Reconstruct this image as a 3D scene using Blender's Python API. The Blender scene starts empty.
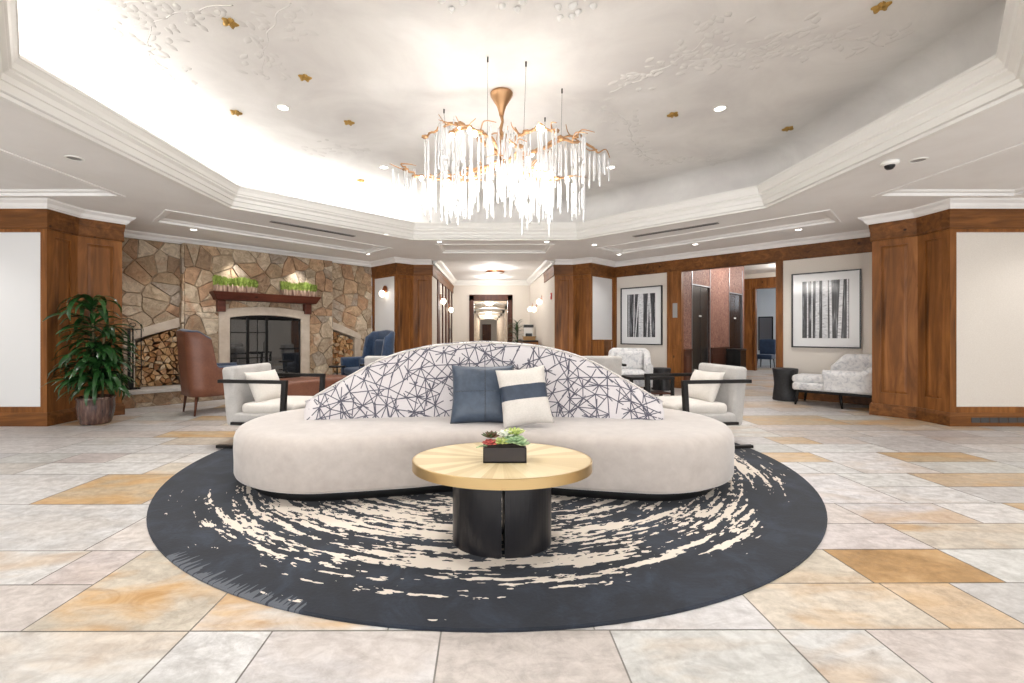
import bpy, bmesh, math, random
from mathutils import Vector, Matrix, noise
from mathutils.geometry import tessellate_polygon
random.seed(11)
PI = math.pi
scn = bpy.context.scene
COL = scn.collection
EYE = 1.22

# ------------------------------------------------------------------ materials
def s2l(c):
    return tuple(((v/255)/12.92 if v/255 <= .04045 else ((v/255+.055)/1.055)**2.4) for v in c) + (1,)
def base_mat(name, rgb=(200,200,200), rough=.6, metal=0, coat=0, spec=.5, sheen=0):
    m = bpy.data.materials.new(name); m.use_nodes = True
    p = m.node_tree.nodes['Principled BSDF']
    p.inputs['Base Color'].default_value = s2l(rgb)
    p.inputs['Roughness'].default_value = rough
    p.inputs['Metallic'].default_value = metal
    p.inputs['Coat Weight'].default_value = coat
    p.inputs['Coat Roughness'].default_value = .08
    p.inputs['Specular IOR Level'].default_value = spec
    p.inputs['Sheen Weight'].default_value = sheen
    return m
class NT:
    def __init__(s, m):
        s.m = m; s.t = m.node_tree; s.p = s.t.nodes['Principled BSDF']
    def n(s, typ, **kw):
        nd = s.t.nodes.new(typ)
        for k, v in kw.items():
            if k.startswith('i_'): nd.inputs[k[2:].replace('_', ' ')].default_value = v
            else: setattr(nd, k, v)
        return nd
    def l(s, a, b): s.t.links.new(a, b)
    def coord(s, kind='Object', scale=(1,1,1), loc=(0,0,0), rot=(0,0,0)):
        tc = s.n('ShaderNodeTexCoord'); mp = s.n('ShaderNodeMapping')
        mp.inputs['Scale'].default_value = scale; mp.inputs['Location'].default_value = loc; mp.inputs['Rotation'].default_value = rot
        s.l(tc.outputs[kind], mp.inputs[0]); return mp.outputs[0]
    def noise(s, vec, scale=5, detail=4, rough=.55, dist=0):
        nd = s.n('ShaderNodeTexNoise'); nd.inputs['Scale'].default_value = scale; nd.inputs['Detail'].default_value = detail
        nd.inputs['Roughness'].default_value = rough; nd.inputs['Distortion'].default_value = dist
        if vec is not None: s.l(vec, nd.inputs['Vector'])
        return nd.outputs['Fac']
    def ramp(s, fac, stops, interp='LINEAR'):
        r = s.n('ShaderNodeValToRGB'); r.color_ramp.interpolation = interp
        el = r.color_ramp.elements
        while len(el) < len(stops): el.new(.5)
        for e, (pos, c) in zip(el, stops): e.position = pos; e.color = c if len(c) == 4 else s2l(c)
        s.l(fac, r.inputs[0]); return r.outputs[0]
    def math(s, op, a, b=None, c=None, clamp=False):
        nd = s.n('ShaderNodeMath', operation=op); nd.use_clamp = clamp
        for i, v in enumerate((a, b, c)):
            if v is None: continue
            if isinstance(v, (int, float)): nd.inputs[i].default_value = v
            else: s.l(v, nd.inputs[i])
        return nd.outputs[0]
    def mix(s, fac, a, b, mode='MIX'):
        nd = s.n('ShaderNodeMix', data_type='RGBA', blend_type=mode)
        for i, v in ((0, fac), (6, a), (7, b)):
            if isinstance(v, (int, float)): nd.inputs[i].default_value = v
            elif isinstance(v, tuple): nd.inputs[i].default_value = v
            else: s.l(v, nd.inputs[i])
        return nd.outputs[2]
    def bump(s, h, strength=.3, dist=.02):
        b = s.n('ShaderNodeBump'); b.inputs['Strength'].default_value = strength; b.inputs['Distance'].default_value = dist
        s.l(h, b.inputs['Height']); s.l(b.outputs[0], s.p.inputs['Normal'])
    def color(s, o): s.l(o, s.p.inputs['Base Color'])
M = {}
def wood(name, dark, mid, light, rough=.38, axis='z', sc=1.0):
    m = base_mat(name, mid, rough+.08, spec=.3); t = NT(m)
    st = {'z': (6, 6, .55), 'x': (.55, 6, 6), 'y': (6, .55, 6)}[axis]
    v = t.coord('Object', tuple(q*sc for q in st))
    n1 = t.noise(v, 1.6, 6, .6, 1.2)
    v2 = t.coord('Object', (1.3, 1.3, .6) if axis == 'z' else (.6, 1.3, 1.3))
    n2 = t.noise(v2, 1.7, 3, .5)
    f = t.math('ADD', t.math('MULTIPLY', n1, .65), t.math('MULTIPLY', n2, .35))
    c = t.ramp(f, [(.32, dark), (.5, mid), (.68, light)])
    vk = t.coord('Object', (3.2, 3.2, 1.6) if axis == 'z' else (1.6, 3.2, 3.2))
    vo = t.n('ShaderNodeTexVoronoi'); vo.inputs['Scale'].default_value = 1.3; t.l(vk, vo.inputs['Vector'])
    k = t.ramp(vo.outputs['Distance'], [(.03, (0, 0, 0, 1)), (.1, (1, 1, 1, 1))])
    c = t.mix(k, s2l(tuple(int(q*.5) for q in dark)), c)
    t.color(c); t.bump(n1, .08, .004); return m
M['wood'] = wood('alder_wood', (78, 46, 18), (128, 79, 36), (164, 108, 56))
M['wood_h'] = wood('alder_wood_horizontal', (70, 41, 16), (112, 69, 31), (146, 94, 48), axis='x')
M['wood_dark'] = wood('dark_wood', (52, 28, 18), (76, 42, 28), (98, 56, 38))
M['mantel'] = wood('mantel_wood', (66, 32, 22), (92, 46, 32), (112, 60, 42), axis='x')
M['door_wood'] = wood('corridor_door_wood', (70, 36, 18), (92, 52, 28), (112, 66, 36))
m = M['plaster'] = base_mat('white_plaster', (232, 230, 227), .75); t = NT(m)
n = t.noise(t.coord('Object', (1, 1, 1)), 1.1, 5, .6, .6)
t.color(t.ramp(n, [(.3, (238, 236, 234)), (.7, (246, 245, 244))]))
m = M['tray_plaster'] = base_mat('hand_troweled_plaster', (225, 223, 220), .5); t = NT(m)
n = t.noise(t.coord('Object', (1, 1, 1)), 1.1, 6, .6, .5)
t.color(t.ramp(n, [(.3, (216, 213, 211)), (.55, (232, 230, 227)), (.75, (242, 240, 238))])); t.bump(n, .12, .015)
M['moulding'] = base_mat('white_moulding', (238, 237, 233), .45)
M['relief'] = base_mat('plaster_relief', (224, 222, 219), .7)
M['relief_white'] = base_mat('white_leaf_relief', (245, 245, 243), .5)
m = M['cream'] = base_mat('cream_wallcovering', (222, 215, 206), .8); t = NT(m)
n = t.noise(t.coord('Object', (30, 30, 90)), 2, 4, .6)
t.color(t.ramp(n, [(.3, (214, 206, 196)), (.7, (227, 220, 211))])); t.bump(n, .06, .002)
M['white_panel'] = base_mat('pale_wall_panel', (226, 226, 226), .75)
m = M['stone'] = base_mat('ashlar_fieldstone', (150, 125, 100), .85); t = NT(m)
at = t.n('ShaderNodeAttribute', attribute_name='tone')
n1 = t.noise(t.coord('Object', (1, 1, 1)), 6, 8, .75, 1.6)
n2 = t.noise(t.coord('Object', (1, 1, 1)), 2.2, 5, .6, 1.0)
c = t.mix(.75, at.outputs['Color'], t.ramp(n1, [(.3, (112, 98, 86)), (.43, (188, 178, 167)), (.62, (255, 253, 250))]), 'MULTIPLY')
c = t.mix(t.ramp(n2, [(.55, (0, 0, 0, 1)), (.72, (.55, .55, .55, 1))]), c, s2l((180, 128, 92)))
t.color(c); t.bump(n1, .9, .03)
m = M['mortar'] = base_mat('mortar', (176, 158, 138), .95); t = NT(m); t.bump(t.noise(None, 40), .4, .01)
m = M['limestone'] = base_mat('cast_limestone', (205, 190, 172), .7); t = NT(m)
n = t.noise(t.coord('Object'), 6, 5, .6); t.color(t.ramp(n, [(.3, (190, 174, 156)), (.7, (212, 199, 183))])); t.bump(n, .15, .01)
m = M['slab'] = base_mat('bench_slab_stone', (205, 200, 194), .6); t = NT(m)
n = t.noise(t.coord('Object'), 5, 5, .6); t.color(t.ramp(n, [(.3, (188, 182, 175)), (.7, (216, 212, 207))]))
# floor slabs: each has its own stone colour (attribute) and ochre veining
m = M['floor'] = base_mat('sandstone_slabs', (215, 208, 198), .42, spec=.4); t = NT(m)
at = t.n('ShaderNodeAttribute', attribute_name='tone'); sd = t.n('ShaderNodeAttribute', attribute_name='seed')
tc = t.n('ShaderNodeTexCoord'); mp = t.n('ShaderNodeMapping'); mp.inputs['Scale'].default_value = (1.0, 2.3, 1); mp.inputs['Rotation'].default_value = (0, 0, .7)
t.l(tc.outputs['Object'], mp.inputs[0])
n4 = t.n('ShaderNodeTexNoise', noise_dimensions='4D'); n4.inputs['Scale'].default_value = 1.5; n4.inputs['Detail'].default_value = 5; n4.inputs['Distortion'].default_value = .8
t.l(mp.outputs[0], n4.inputs['Vector']); t.l(sd.outputs['Fac'], n4.inputs['W'])
fine = t.noise(t.coord('Object', (1, 1, 1)), 14, 8, .75, .4)
mid = t.noise(t.coord('Object', (1.6, 3.2, 1)), 2.5, 7, .7, 1.2)
c = t.mix(.42, at.outputs['Color'], t.ramp(mid, [(.34, (176, 172, 169)), (.56, (255, 255, 255))]), 'MULTIPLY')
c = t.mix(.5, c, t.ramp(fine, [(.34, (186, 182, 179)), (.6, (255, 255, 255))]), 'MULTIPLY')
vein = t.ramp(n4.outputs['Fac'], [(.46, (0, 0, 0, 1)), (.62, (1, 1, 1, 1))])
st = t.math('MULTIPLY', vein, at.outputs['Alpha'])
oc = t.ramp(mid, [(.35, (176, 138, 92)), (.65, (204, 174, 134))])
c = t.mix(st, c, oc)
t.color(c); t.bump(t.math('ADD', t.math('MULTIPLY', fine, .6), mid), .22, .008)
t.l(t.ramp(mid, [(.3, (.3, .3, .3, 1)), (.7, (.5, .5, .5, 1))]), t.p.inputs['Roughness'])
M['grout'] = base_mat('grout', (128, 124, 118), .9)
# upholstery
def fabric(name, a, b, sc=60, rough=.9, sheen=.3, bump=.15, big=.0):
    m = base_mat(name, a, rough, sheen=sheen); t = NT(m)
    n = t.noise(t.coord('Object'), sc, 3, .6); n2 = t.noise(t.coord('Object'), 4, 4, .6, .5)
    f = t.math('ADD', t.math('MULTIPLY', n, .5), t.math('MULTIPLY', n2, .5))
    t.color(t.ramp(f, [(.35, a), (.65, b)])); t.bump(n, bump, .003); return m
M['velvet'] = fabric('greige_velvet', (166, 156, 149), (180, 171, 164), 14, .75, .5, .03)
M['linen'] = fabric('grey_linen', (160, 156, 152), (190, 186, 182), 120)
M['white_fabric'] = fabric('ivory_fabric', (192, 186, 178), (208, 202, 195), 90)
M['navy_leather'] = fabric('slate_blue_leather', (50, 60, 74), (66, 78, 94), 25, .42, .0, .08)
M['navy_band'] = fabric('navy_band_leather', (40, 50, 65), (54, 65, 82), 25, .45, 0, .08)
M['blue_velvet'] = fabric('blue_velvet', (26, 46, 74), (42, 68, 100), 20, .6, .3, .05)
M['leather'] = fabric('brown_leather', (102, 62, 46), (122, 78, 58), 40, .42, 0, .08)
m = M['toile'] = base_mat('grey_marbled_fabric', (220, 220, 220), .85, sheen=.2); t = NT(m)
n = t.noise(t.coord('Object'), 11, 4, .7, 1.0)
t.color(t.ramp(n, [(.36, (192, 193, 197)), (.5, (222, 221, 221)), (.7, (234, 233, 232))]))
m = M['lines'] = base_mat('line_network_fabric', (222, 214, 211), .85, sheen=.2); t = NT(m)
wc = t.coord('UV'); nz = t.n('ShaderNodeTexNoise')
M['line_thread'] = fabric('charcoal_line_thread', (78, 77, 88), (94, 92, 103), 80)
fn = t.noise(wc, 200, 2)
t.color(t.ramp(fn, [(.3, (196, 190, 190)), (.7, (210, 204, 204))]))
# metals & misc
M['brass'] = base_mat('brushed_brass', (204, 176, 128), .3, 1)
M['gold'] = base_mat('antique_gold', (186, 146, 108), .4, 1)
M['gold_leaf'] = base_mat('gold_ornament', (196, 160, 92), .45, .8)
M['copper'] = base_mat('copper', (176, 118, 84), .3, 1)
M['black'] = base_mat('black_lacquer', (22, 21, 24), .28)
M['black_steel'] = base_mat('black_steel', (30, 29, 29), .45, .6)
M['ebony'] = base_mat('ebonised_wood', (16, 12, 11), .45, spec=.3)
M['plinth'] = base_mat('black_plinth', (12, 12, 13), .6)
M['drum'] = fabric('charred_black_wood', (24, 24, 26), (44, 44, 47), 30, .5, 0, .5)
m = M['tabletop'] = base_mat('sunburst_straw_top', (224, 198, 146), .32, coat=.3); t = NT(m)
tc = t.n('ShaderNodeTexCoord'); sx = t.n('ShaderNodeSeparateXYZ'); t.l(tc.outputs['Object'], sx.inputs[0])
th = t.math('ARCTAN2', sx.outputs['Y'], sx.outputs['X'])
seg = t.math('FLOOR', t.math('MULTIPLY', th, 20/PI))
wn = t.n('ShaderNodeTexWhiteNoise', noise_dimensions='1D'); t.l(seg, wn.inputs['W'])
fine = t.n('ShaderNodeTexNoise', noise_dimensions='1D'); fine.inputs['Scale'].default_value = 60; t.l(th, fine.inputs['W'])
f = t.math('ADD', t.math('MULTIPLY', wn.outputs['Value'], .55), t.math('MULTIPLY', fine.outputs['Fac'], .45))
t.color(t.ramp(f, [(.15, (208, 184, 138)), (.5, (226, 205, 163)), (.85, (238, 221, 184))]))
m = M['rug'] = base_mat('navy_brushstroke_rug', (40, 47, 60), .95, sheen=.08); t = NT(m)
tc = t.n('ShaderNodeTexCoord'); sx = t.n('ShaderNodeSeparateXYZ'); t.l(tc.outputs['Object'], sx.inputs[0])
X, Y = sx.outputs['X'], sx.outputs['Y']
r = t.math('SQRT', t.math('ADD', t.math('MULTIPLY', X, X), t.math('MULTIPLY', Y, Y)))
th = t.math('ARCTAN2', X, t.math('MULTIPLY', Y, -1))     # 0 toward the camera side
def pol(rs, ts, det, w, rough=.6):
    cb = t.n('ShaderNodeCombineXYZ'); t.l(t.math('MULTIPLY', r, rs), cb.inputs[0]); t.l(t.math('MULTIPLY', th, ts), cb.inputs[1]); cb.inputs[2].default_value = w
    return t.noise(cb.outputs[0], 1, det, rough)
big = pol(3.4, 1.6, 2, 3.3); strokes = pol(19, 3.4, 2, 8.1); fineS = pol(40, 30, 2, 1.7)
rr = t.n('ShaderNodeMapRange', interpolation_type='SMOOTHSTEP'); t.l(r, rr.inputs[0]); rr.inputs[1].default_value = 2.78; rr.inputs[2].default_value = 2.25
inn = t.n('ShaderNodeMapRange', interpolation_type='SMOOTHSTEP'); t.l(r, inn.inputs[0]); inn.inputs[1].default_value = .8; inn.inputs[2].default_value = 1.4
lf = t.n('ShaderNodeMapRange', interpolation_type='SMOOTHSTEP'); t.l(th, lf.inputs[0]); lf.inputs[1].default_value = -1.3; lf.inputs[2].default_value = -.75
dens = t.math('MULTIPLY', t.math('MULTIPLY', rr.outputs[0], inn.outputs[0]), t.math('ADD', t.math('MULTIPLY', lf.outputs[0], .8), .2))
val = t.math('ADD', t.math('ADD', t.math('MULTIPLY', strokes, 1.0), t.math('MULTIPLY', fineS, .65)), t.math('MULTIPLY', big, .5))
val = t.math('ADD', val, t.math('MULTIPLY', dens, .27))
mask = t.math('GREATER_THAN', val, 1.375)
mott = t.noise(t.coord('Object'), 3.5, 6, .7, .6)
navy = t.ramp(mott, [(.3, (14, 18, 26)), (.5, (22, 28, 39)), (.75, (44, 53, 68))])
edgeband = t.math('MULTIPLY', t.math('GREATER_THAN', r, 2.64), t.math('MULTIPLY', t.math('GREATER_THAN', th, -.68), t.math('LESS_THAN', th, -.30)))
sheen_comb = t.math('MULTIPLY', edgeband, t.math('GREATER_THAN', pol(1.5, 95, 1, 5.0), t.math('ADD', .42, t.math('MULTIPLY', t.math('SUBTRACT', 2.76, r), 2.4))))  # sheen and wear at the near left rim, painted in as pale strokes
c = t.mix(mask, navy, s2l((214, 203, 190))); c = t.mix(sheen_comb, c, s2l((84, 88, 95)))
t.color(c); t.bump(t.noise(None, 300), .3, .004)
m = M['crystal'] = base_mat('frosted_crystal', (250, 250, 250), .12); p = m.node_tree.nodes['Principled BSDF']
p.inputs['Transmission Weight'].default_value = .35; p.inputs['IOR'].default_value = 1.4; p.inputs['Subsurface Weight'].default_value = 0
m = M['glass'] = base_mat('clear_glass', (235, 240, 240), .02); m.node_tree.nodes['Principled BSDF'].inputs['Transmission Weight'].default_value = 1
m = M['smoked_glass'] = base_mat('fire_glass', (70, 72, 76), .02); m.node_tree.nodes['Principled BSDF'].inputs['Transmission Weight'].default_value = .7; m.node_tree.nodes['Principled BSDF'].inputs['IOR'].default_value = 2.1
def emis(name, rgb, st):
    m = base_mat(name, rgb); p = m.node_tree.nodes['Principled BSDF']
    p.inputs['Emission Color'].default_value = s2l(rgb); p.inputs['Emission Strength'].default_value = st; return m
M['bulb'] = emis('bulb_glow', (255, 244, 228), 14); M['lamp'] = emis('downlight_glow', (255, 250, 242), 9); M['globe'] = emis('globe_glow', (255, 240, 218), 5)
M['copper_wall'] = base_mat('copper_brocade', (130, 88, 74), .6, .1); t = NT(M['copper_wall'])
vv = t.coord('Object', (1, 1, 1)); n = t.noise(vv, 9, 5, .7, 3)
t.color(t.ramp(n, [(.35, (92, 60, 50)), (.5, (140, 96, 82)), (.66, (176, 140, 124))]))
M['chrome'] = base_mat('chrome', (150, 150, 155), .35, 1)
M['elevator'] = base_mat('black_elevator_door', (14, 13, 13), .25)
M['sign'] = base_mat('white_sign', (235, 235, 232), .5)
M['red'] = base_mat('red_plastic', (190, 40, 36), .4)
M['vent'] = base_mat('vent_grey', (150, 148, 146), .6); M['vent_dark'] = base_mat('vent_slot', (70, 68, 68), .7)
M['soil'] = base_mat('soil', (48, 36, 28), .95)
M['box_dark'] = base_mat('espresso_box', (32, 23, 21), .5)
def leafmat(name, a, b, rough=.4, sc=6):
    m = base_mat(name, a, rough); t = NT(m); n = t.noise(t.coord('Object'), sc, 3); t.color(t.ramp(n, [(.35, a), (.65, b)])); return m
M['leaf'] = leafmat('glossy_leaf', (24, 56, 26), (48, 92, 42), .3)
M['moss'] = leafmat('moss_grass', (118, 140, 52), (166, 182, 92), .8, 30)
M['suc_green'] = leafmat('sage_succulent', (116, 148, 108), (176, 198, 150), .5, 30)
M['suc_lime'] = leafmat('lime_succulent', (150, 170, 84), (206, 214, 140), .5, 30)
M['suc_red'] = leafmat('red_succulent', (150, 52, 56), (196, 96, 84), .5, 30)
M['suc_dark'] = leafmat('dark_succulent', (58, 84, 40), (104, 60, 44), .5, 30)
M['suc_pale'] = leafmat('pale_succulent', (210, 214, 196), (232, 232, 218), .5, 30)
M['stem'] = base_mat('cane_stem', (96, 84, 58), .8)
m = M['pot'] = base_mat('glazed_pot', (74, 54, 50), .25, coat=.5); t = NT(m)
n = t.noise(t.coord('Object', (12, 12, 1.2)), 2, 4, .6); t.color(t.ramp(n, [(.35, (44, 32, 32)), (.5, (86, 60, 52)), (.7, (140, 112, 98))]))
m = M['trough'] = base_mat('weathered_trough', (170, 140, 120), .9); t = NT(m)
n = t.noise(t.coord('Object', (14, 14, 2)), 2, 4); t.color(t.ramp(n, [(.35, (112, 84, 70)), (.65, (198, 172, 152))]))
m = M['log'] = base_mat('split_log', (200, 160, 110), .85); t = NT(m)
oi = t.n('ShaderNodeObjectInfo'); n = t.noise(t.coord('Object'), 24, 4, .6, .5)
c = t.ramp(oi.outputs['Random'], [(0, (222, 186, 138)), (.3, (198, 144, 88)), (.5, (232, 210, 176)), (.75, (172, 118, 72)), (1, (214, 172, 124))])
t.color(t.mix(.6, c, t.ramp(n, [(.3, (170, 160, 150)), (.7, (255, 255, 255))]), 'MULTIPLY'))
M['bark'] = base_mat('bark', (86, 62, 46), .95)
M['mat_board'] = base_mat('white_mat_board', (228, 229, 230), .6, coat=.6)
def birch(name, trunks, seed):
    m = base_mat(name, (60, 60, 64), .5, coat=.8); t = NT(m)
    tc = t.n('ShaderNodeTexCoord'); sx = t.n('ShaderNodeSeparateXYZ'); t.l(tc.outputs['UV'], sx.inputs[0])
    u, v = sx.outputs['X'], sx.outputs['Y']
    cb = t.n('ShaderNodeCombineXYZ'); t.l(t.math('MULTIPLY', u, 34), cb.inputs[0]); t.l(t.math('MULTIPLY', v, 2.2), cb.inputs[1]); cb.inputs[2].default_value = seed
    thin = t.noise(cb.outputs[0], 1, 3, .6)
    c = t.ramp(thin, [(.4, (28, 29, 33)), (.56, (62, 64, 70)), (.66, (150, 152, 158))])
    bark = t.noise(t.coord('UV', (9, 34, 1)), 1, 3, .6)
    bc = t.ramp(bark, [(.3, (130, 130, 134)), (.42, (196, 198, 202)), (.7, (228, 229, 232))])
    for (x0, w, lean) in trunks:
        d = t.math('ABSOLUTE', t.math('SUBTRACT', t.math('SUBTRACT', u, x0), t.math('MULTIPLY', v, lean)))
        c = t.mix(t.math('LESS_THAN', d, w/2), c, bc)
    t.color(c); return m
M['birch_a'] = birch('birch_print_a', [(.5, .17, .0), (.06, .03, .0), (.24, .035, .02), (.72, .045, .05), (.86, .05, -.06), (.3, .04, .12)], 2.2)
M['birch_b'] = birch('birch_print_b', [(.12, .03, 0), (.33, .08, .01), (.5, .12, -.0), (.63, .05, -.02), (.8, .075, .05), (.22, .03, 0), (.97, .03, 0)], 7.7)
M['blue_light_wall'] = base_mat('far_room_wall', (222, 224, 226), .8)
M['carpet'] = base_mat('corridor_carpet', (96, 82, 66), .95)
M['tan'] = base_mat('tan_basket', (190, 150, 100), .8)
M['firebrick'] = base_mat('firebrick', (38, 35, 34), .9)

# ------------------------------------------------------------------ mesh helpers
class MB:
    def __init__(s): s.bm = bmesh.new(); s.uv = None; s.tone = None
    def quad(s, vs, mi=0, smooth=False):
        f = s.bm.faces.new([v if isinstance(v, bmesh.types.BMVert) else s.bm.verts.new(v) for v in vs]); f.material_index = mi; f.smooth = smooth; return f
    def box(s, x0, x1, y0, y1, z0, z1, mi=0, mat=None):
        x0, x1 = min(x0, x1), max(x0, x1); y0, y1 = min(y0, y1), max(y0, y1); z0, z1 = min(z0, z1), max(z0, z1)
        P = [(x0,y0,z0),(x1,y0,z0),(x1,y1,z0),(x0,y1,z0),(x0,y0,z1),(x1,y0,z1),(x1,y1,z1),(x0,y1,z1)]
        V = [s.bm.verts.new((mat @ Vector(p)) if mat else p) for p in P]
        for f in ((3,2,1,0),(4,5,6,7),(0,1,5,4),(1,2,6,5),(2,3,7,6),(3,0,4,7)): s.quad([V[i] for i in f], mi)
        return s
    def prism(s, poly, z0, z1, mi=0):          # poly in xy
        a = [s.bm.verts.new((x, y, z0)) for x, y in poly]; b = [s.bm.verts.new((x, y, z1)) for x, y in poly]; n = len(poly)
        s.bm.faces.new(a[::-1]).material_index = mi; s.bm.faces.new(b).material_index = mi
        for i in range(n): s.bm.faces.new((a[i], a[(i+1) % n], b[(i+1) % n], b[i])).material_index = mi
        return s
    def prism_xz(s, poly, y0, y1, mi=0):
        a = [s.bm.verts.new((x, y0, z)) for x, z in poly]; b = [s.bm.verts.new((x, y1, z)) for x, z in poly]; n = len(poly)
        s.bm.faces.new(a).material_index = mi; s.bm.faces.new(b[::-1]).material_index = mi
        for i in range(n): s.bm.faces.new((a[(i+1) % n], a[i], b[i], b[(i+1) % n])).material_index = mi
        return s
    def lathe(s, prof, n=32, c=(0, 0), mi=0, a0=0, a1=2*PI, smooth=True):
        full = abs(a1-a0-2*PI) < 1e-6; k = n if full else n+1; rings = []
        for (r, z) in prof:
            if r < 1e-5: rings.append([s.bm.verts.new((c[0], c[1], z))]*k)
            else: rings.append([s.bm.verts.new((c[0]+r*math.cos(a0+(a1-a0)*i/n), c[1]+r*math.sin(a0+(a1-a0)*i/n), z)) for i in range(k)])
        for A, B in zip(rings, rings[1:]):
            for i in range(n):
                j = (i+1) % k; q = []
                for v in (A[i], A[j], B[j], B[i]):
                    if v not in q: q.append(v)
                if len(q) > 2:
                    f = s.bm.faces.new(q); f.material_index = mi; f.smooth = smooth
        return s
    def tube(s, pts, r, n=8, mi=0, cap=True, up=Vector((0.13, .27, 1))):
        pts = [Vector(p) for p in pts]; rs = r if isinstance(r, (list, tuple)) else [r]*len(pts); rings = []
        for i, p in enumerate(pts):
            d = (pts[min(i+1, len(pts)-1)]-pts[max(i-1, 0)]).normalized()
            a = d.cross(up)
            if a.length < .05: a = d.cross(Vector((1, .1, 0)))
            a.normalize(); b = d.cross(a)
            rings.append([s.bm.verts.new(p+(a*math.cos(2*PI*k/n)+b*math.sin(2*PI*k/n))*rs[i]) for k in range(n)])
        for A, B in zip(rings, rings[1:]):
            for k in range(n):
                f = s.bm.faces.new((A[k], A[(k+1) % n], B[(k+1) % n], B[k])); f.material_index = mi; f.smooth = True
        if cap:
            s.bm.faces.new(rings[0][::-1]).material_index = mi; s.bm.faces.new(rings[-1]).material_index = mi
        return s
    def beam(s, p0, p1, w, h, mi=0):           # rectangular bar between two points, w horizontal, h the other way
        p0, p1 = Vector(p0), Vector(p1); d = (p1-p0).normalized()
        a = d.cross(Vector((0, 0, 1)))
        if a.length < .3: a = Vector((0, 1, 0))
        a.normalize(); b = a.cross(d).normalized()
        V = [s.bm.verts.new(p+a*sa*w/2+b*sb*h/2) for p in (p0, p1) for sa, sb in ((-1,-1),(1,-1),(1,1),(-1,1))]
        for f in ((0,1,2,3),(7,6,5,4),(0,4,5,1),(1,5,6,2),(2,6,7,3),(3,7,4,0)): s.quad([V[i] for i in f], mi)
        return s
    def pad(s, outline, prof, mi=0, bottom=True):   # smooth closed outline (ccw), profile of (inset, z)
        n = len(outline); N = []
        for i in range(n):
            d = Vector(outline[(i+1) % n])-Vector(outline[i-1]); N.append(Vector((-d.y, d.x)).normalized())
        rings = [[s.bm.verts.new((outline[i][0]+N[i].x*ins, outline[i][1]+N[i].y*ins, z)) for i in range(n)] for ins, z in prof]
        for A, B in zip(rings, rings[1:]):
            for i in range(n):
                f = s.bm.faces.new((A[i], A[(i+1) % n], B[(i+1) % n], B[i])); f.smooth = True; f.material_index = mi
        f = s.bm.faces.new(rings[-1]); f.material_index = mi; f.smooth = True
        if bottom: s.bm.faces.new(rings[0][::-1]).material_index = mi
        return s
    def rbox(s, x0, x1, y0, y1, z0, z1, r=.04, seg=4, mi=0, puff=0.0, mat=None):  # soft cushion block
        cx, cy, cz = (x0+x1)/2, (y0+y1)/2, (z0+z1)/2; hx, hy, hz = (x1-x0)/2, (y1-y0)/2, (z1-z0)/2
        bm2 = bmesh.new(); bmesh.ops.create_cube(bm2, size=2)
        for v in bm2.verts: v.co = Vector((v.co.x*hx, v.co.y*hy, v.co.z*hz))
        bmesh.ops.bevel(bm2, geom=bm2.edges[:], offset=min(r, hx*.95, hy*.95, hz*.95), segments=seg, profile=.5, affect='EDGES')
        bmesh.ops.subdivide_edges(bm2, edges=[e for e in bm2.edges if e.calc_length() > .12], cuts=5, use_grid_fill=True)
        mp = {}
        for v in bm2.verts:
            q = v.co.copy()
            if puff:
                q.z += puff*math.copysign(1, q.z)*max(0, 1-(q.x/hx)**2)*max(0, 1-(q.y/hy)**2)*(abs(q.z)/hz)
                q.x += puff*math.copysign(1, q.x)*max(0, 1-(q.z/hz)**2)*max(0, 1-(q.y/hy)**2)*(abs(q.x)/hx)*.6
            q = Vector((q.x+cx, q.y+cy, q.z+cz))
            mp[v] = s.bm.verts.new(mat @ q if mat else q)
        for f in bm2.faces:
            g = s.bm.faces.new([mp[v] for v in f.verts]); g.smooth = True; g.material_index = mi
        bm2.free(); return s
    def ball(s, c, r, mi=0, sub=2, sc=(1, 1, 1)):
        bm2 = bmesh.new(); bmesh.ops.create_icosphere(bm2, subdivisions=sub, radius=r); mp = {}
        for v in bm2.verts: mp[v] = s.bm.verts.new((c[0]+v.co.x*sc[0], c[1]+v.co.y*sc[1], c[2]+v.co.z*sc[2]))
        for f in bm2.faces:
            g = s.bm.faces.new([mp[v] for v in f.verts]); g.smooth = True; g.material_index = mi
        bm2.free(); return s
    def build(s, name, mats, parent=None, loc=None, rz=0, label=None, bevel=0, fix=True, autosmooth=False):
        if fix: bmesh.ops.recalc_face_normals(s.bm, faces=s.bm.faces[:])
        me = bpy.data.meshes.new(name); s.bm.to_mesh(me); s.bm.free()
        for mm in (mats if isinstance(mats, (list, tuple)) else [mats]): me.materials.append(M[mm] if isinstance(mm, str) else mm)
        o = bpy.data.objects.new(name, me); COL.objects.link(o)
        if parent is not None: o.parent = parent
        if loc is not None: o.location = loc
        if rz: o.rotation_euler = (0, 0, rz)
        if label: o['label'] = label
        if bevel:
            b = o.modifiers.new('bevel', 'BEVEL'); b.width = bevel; b.segments = 2; b.limit_method = 'ANGLE'; b.angle_limit = .6
        return o
def tag(o, label, cat, group=None, kind=None):
    if label: o['label'] = label
    if cat: o['category'] = cat
    if group: o['group'] = group
    if kind: o['kind'] = kind
    return o
def thing(name, label, cat, loc=(0, 0, 0), rz=0, group=None):
    o = bpy.data.objects.new(name, None); COL.objects.link(o); o.location = loc; o.rotation_euler = (0, 0, rz); o.empty_display_size = .1
    return tag(o, label, cat, group)
def struct(mb, name, mats, **kw):
    o = mb.build(name, mats, **kw)
    if kw.get('parent') is None: o['kind'] = 'structure'
    return o
def copy_tree(o, parent=None):
    c = o.copy(); COL.objects.link(c)
    if parent is not None: c.parent = parent
    for ch in [x for x in bpy.data.objects if x.parent == o]: copy_tree(ch, c)
    return c
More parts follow.
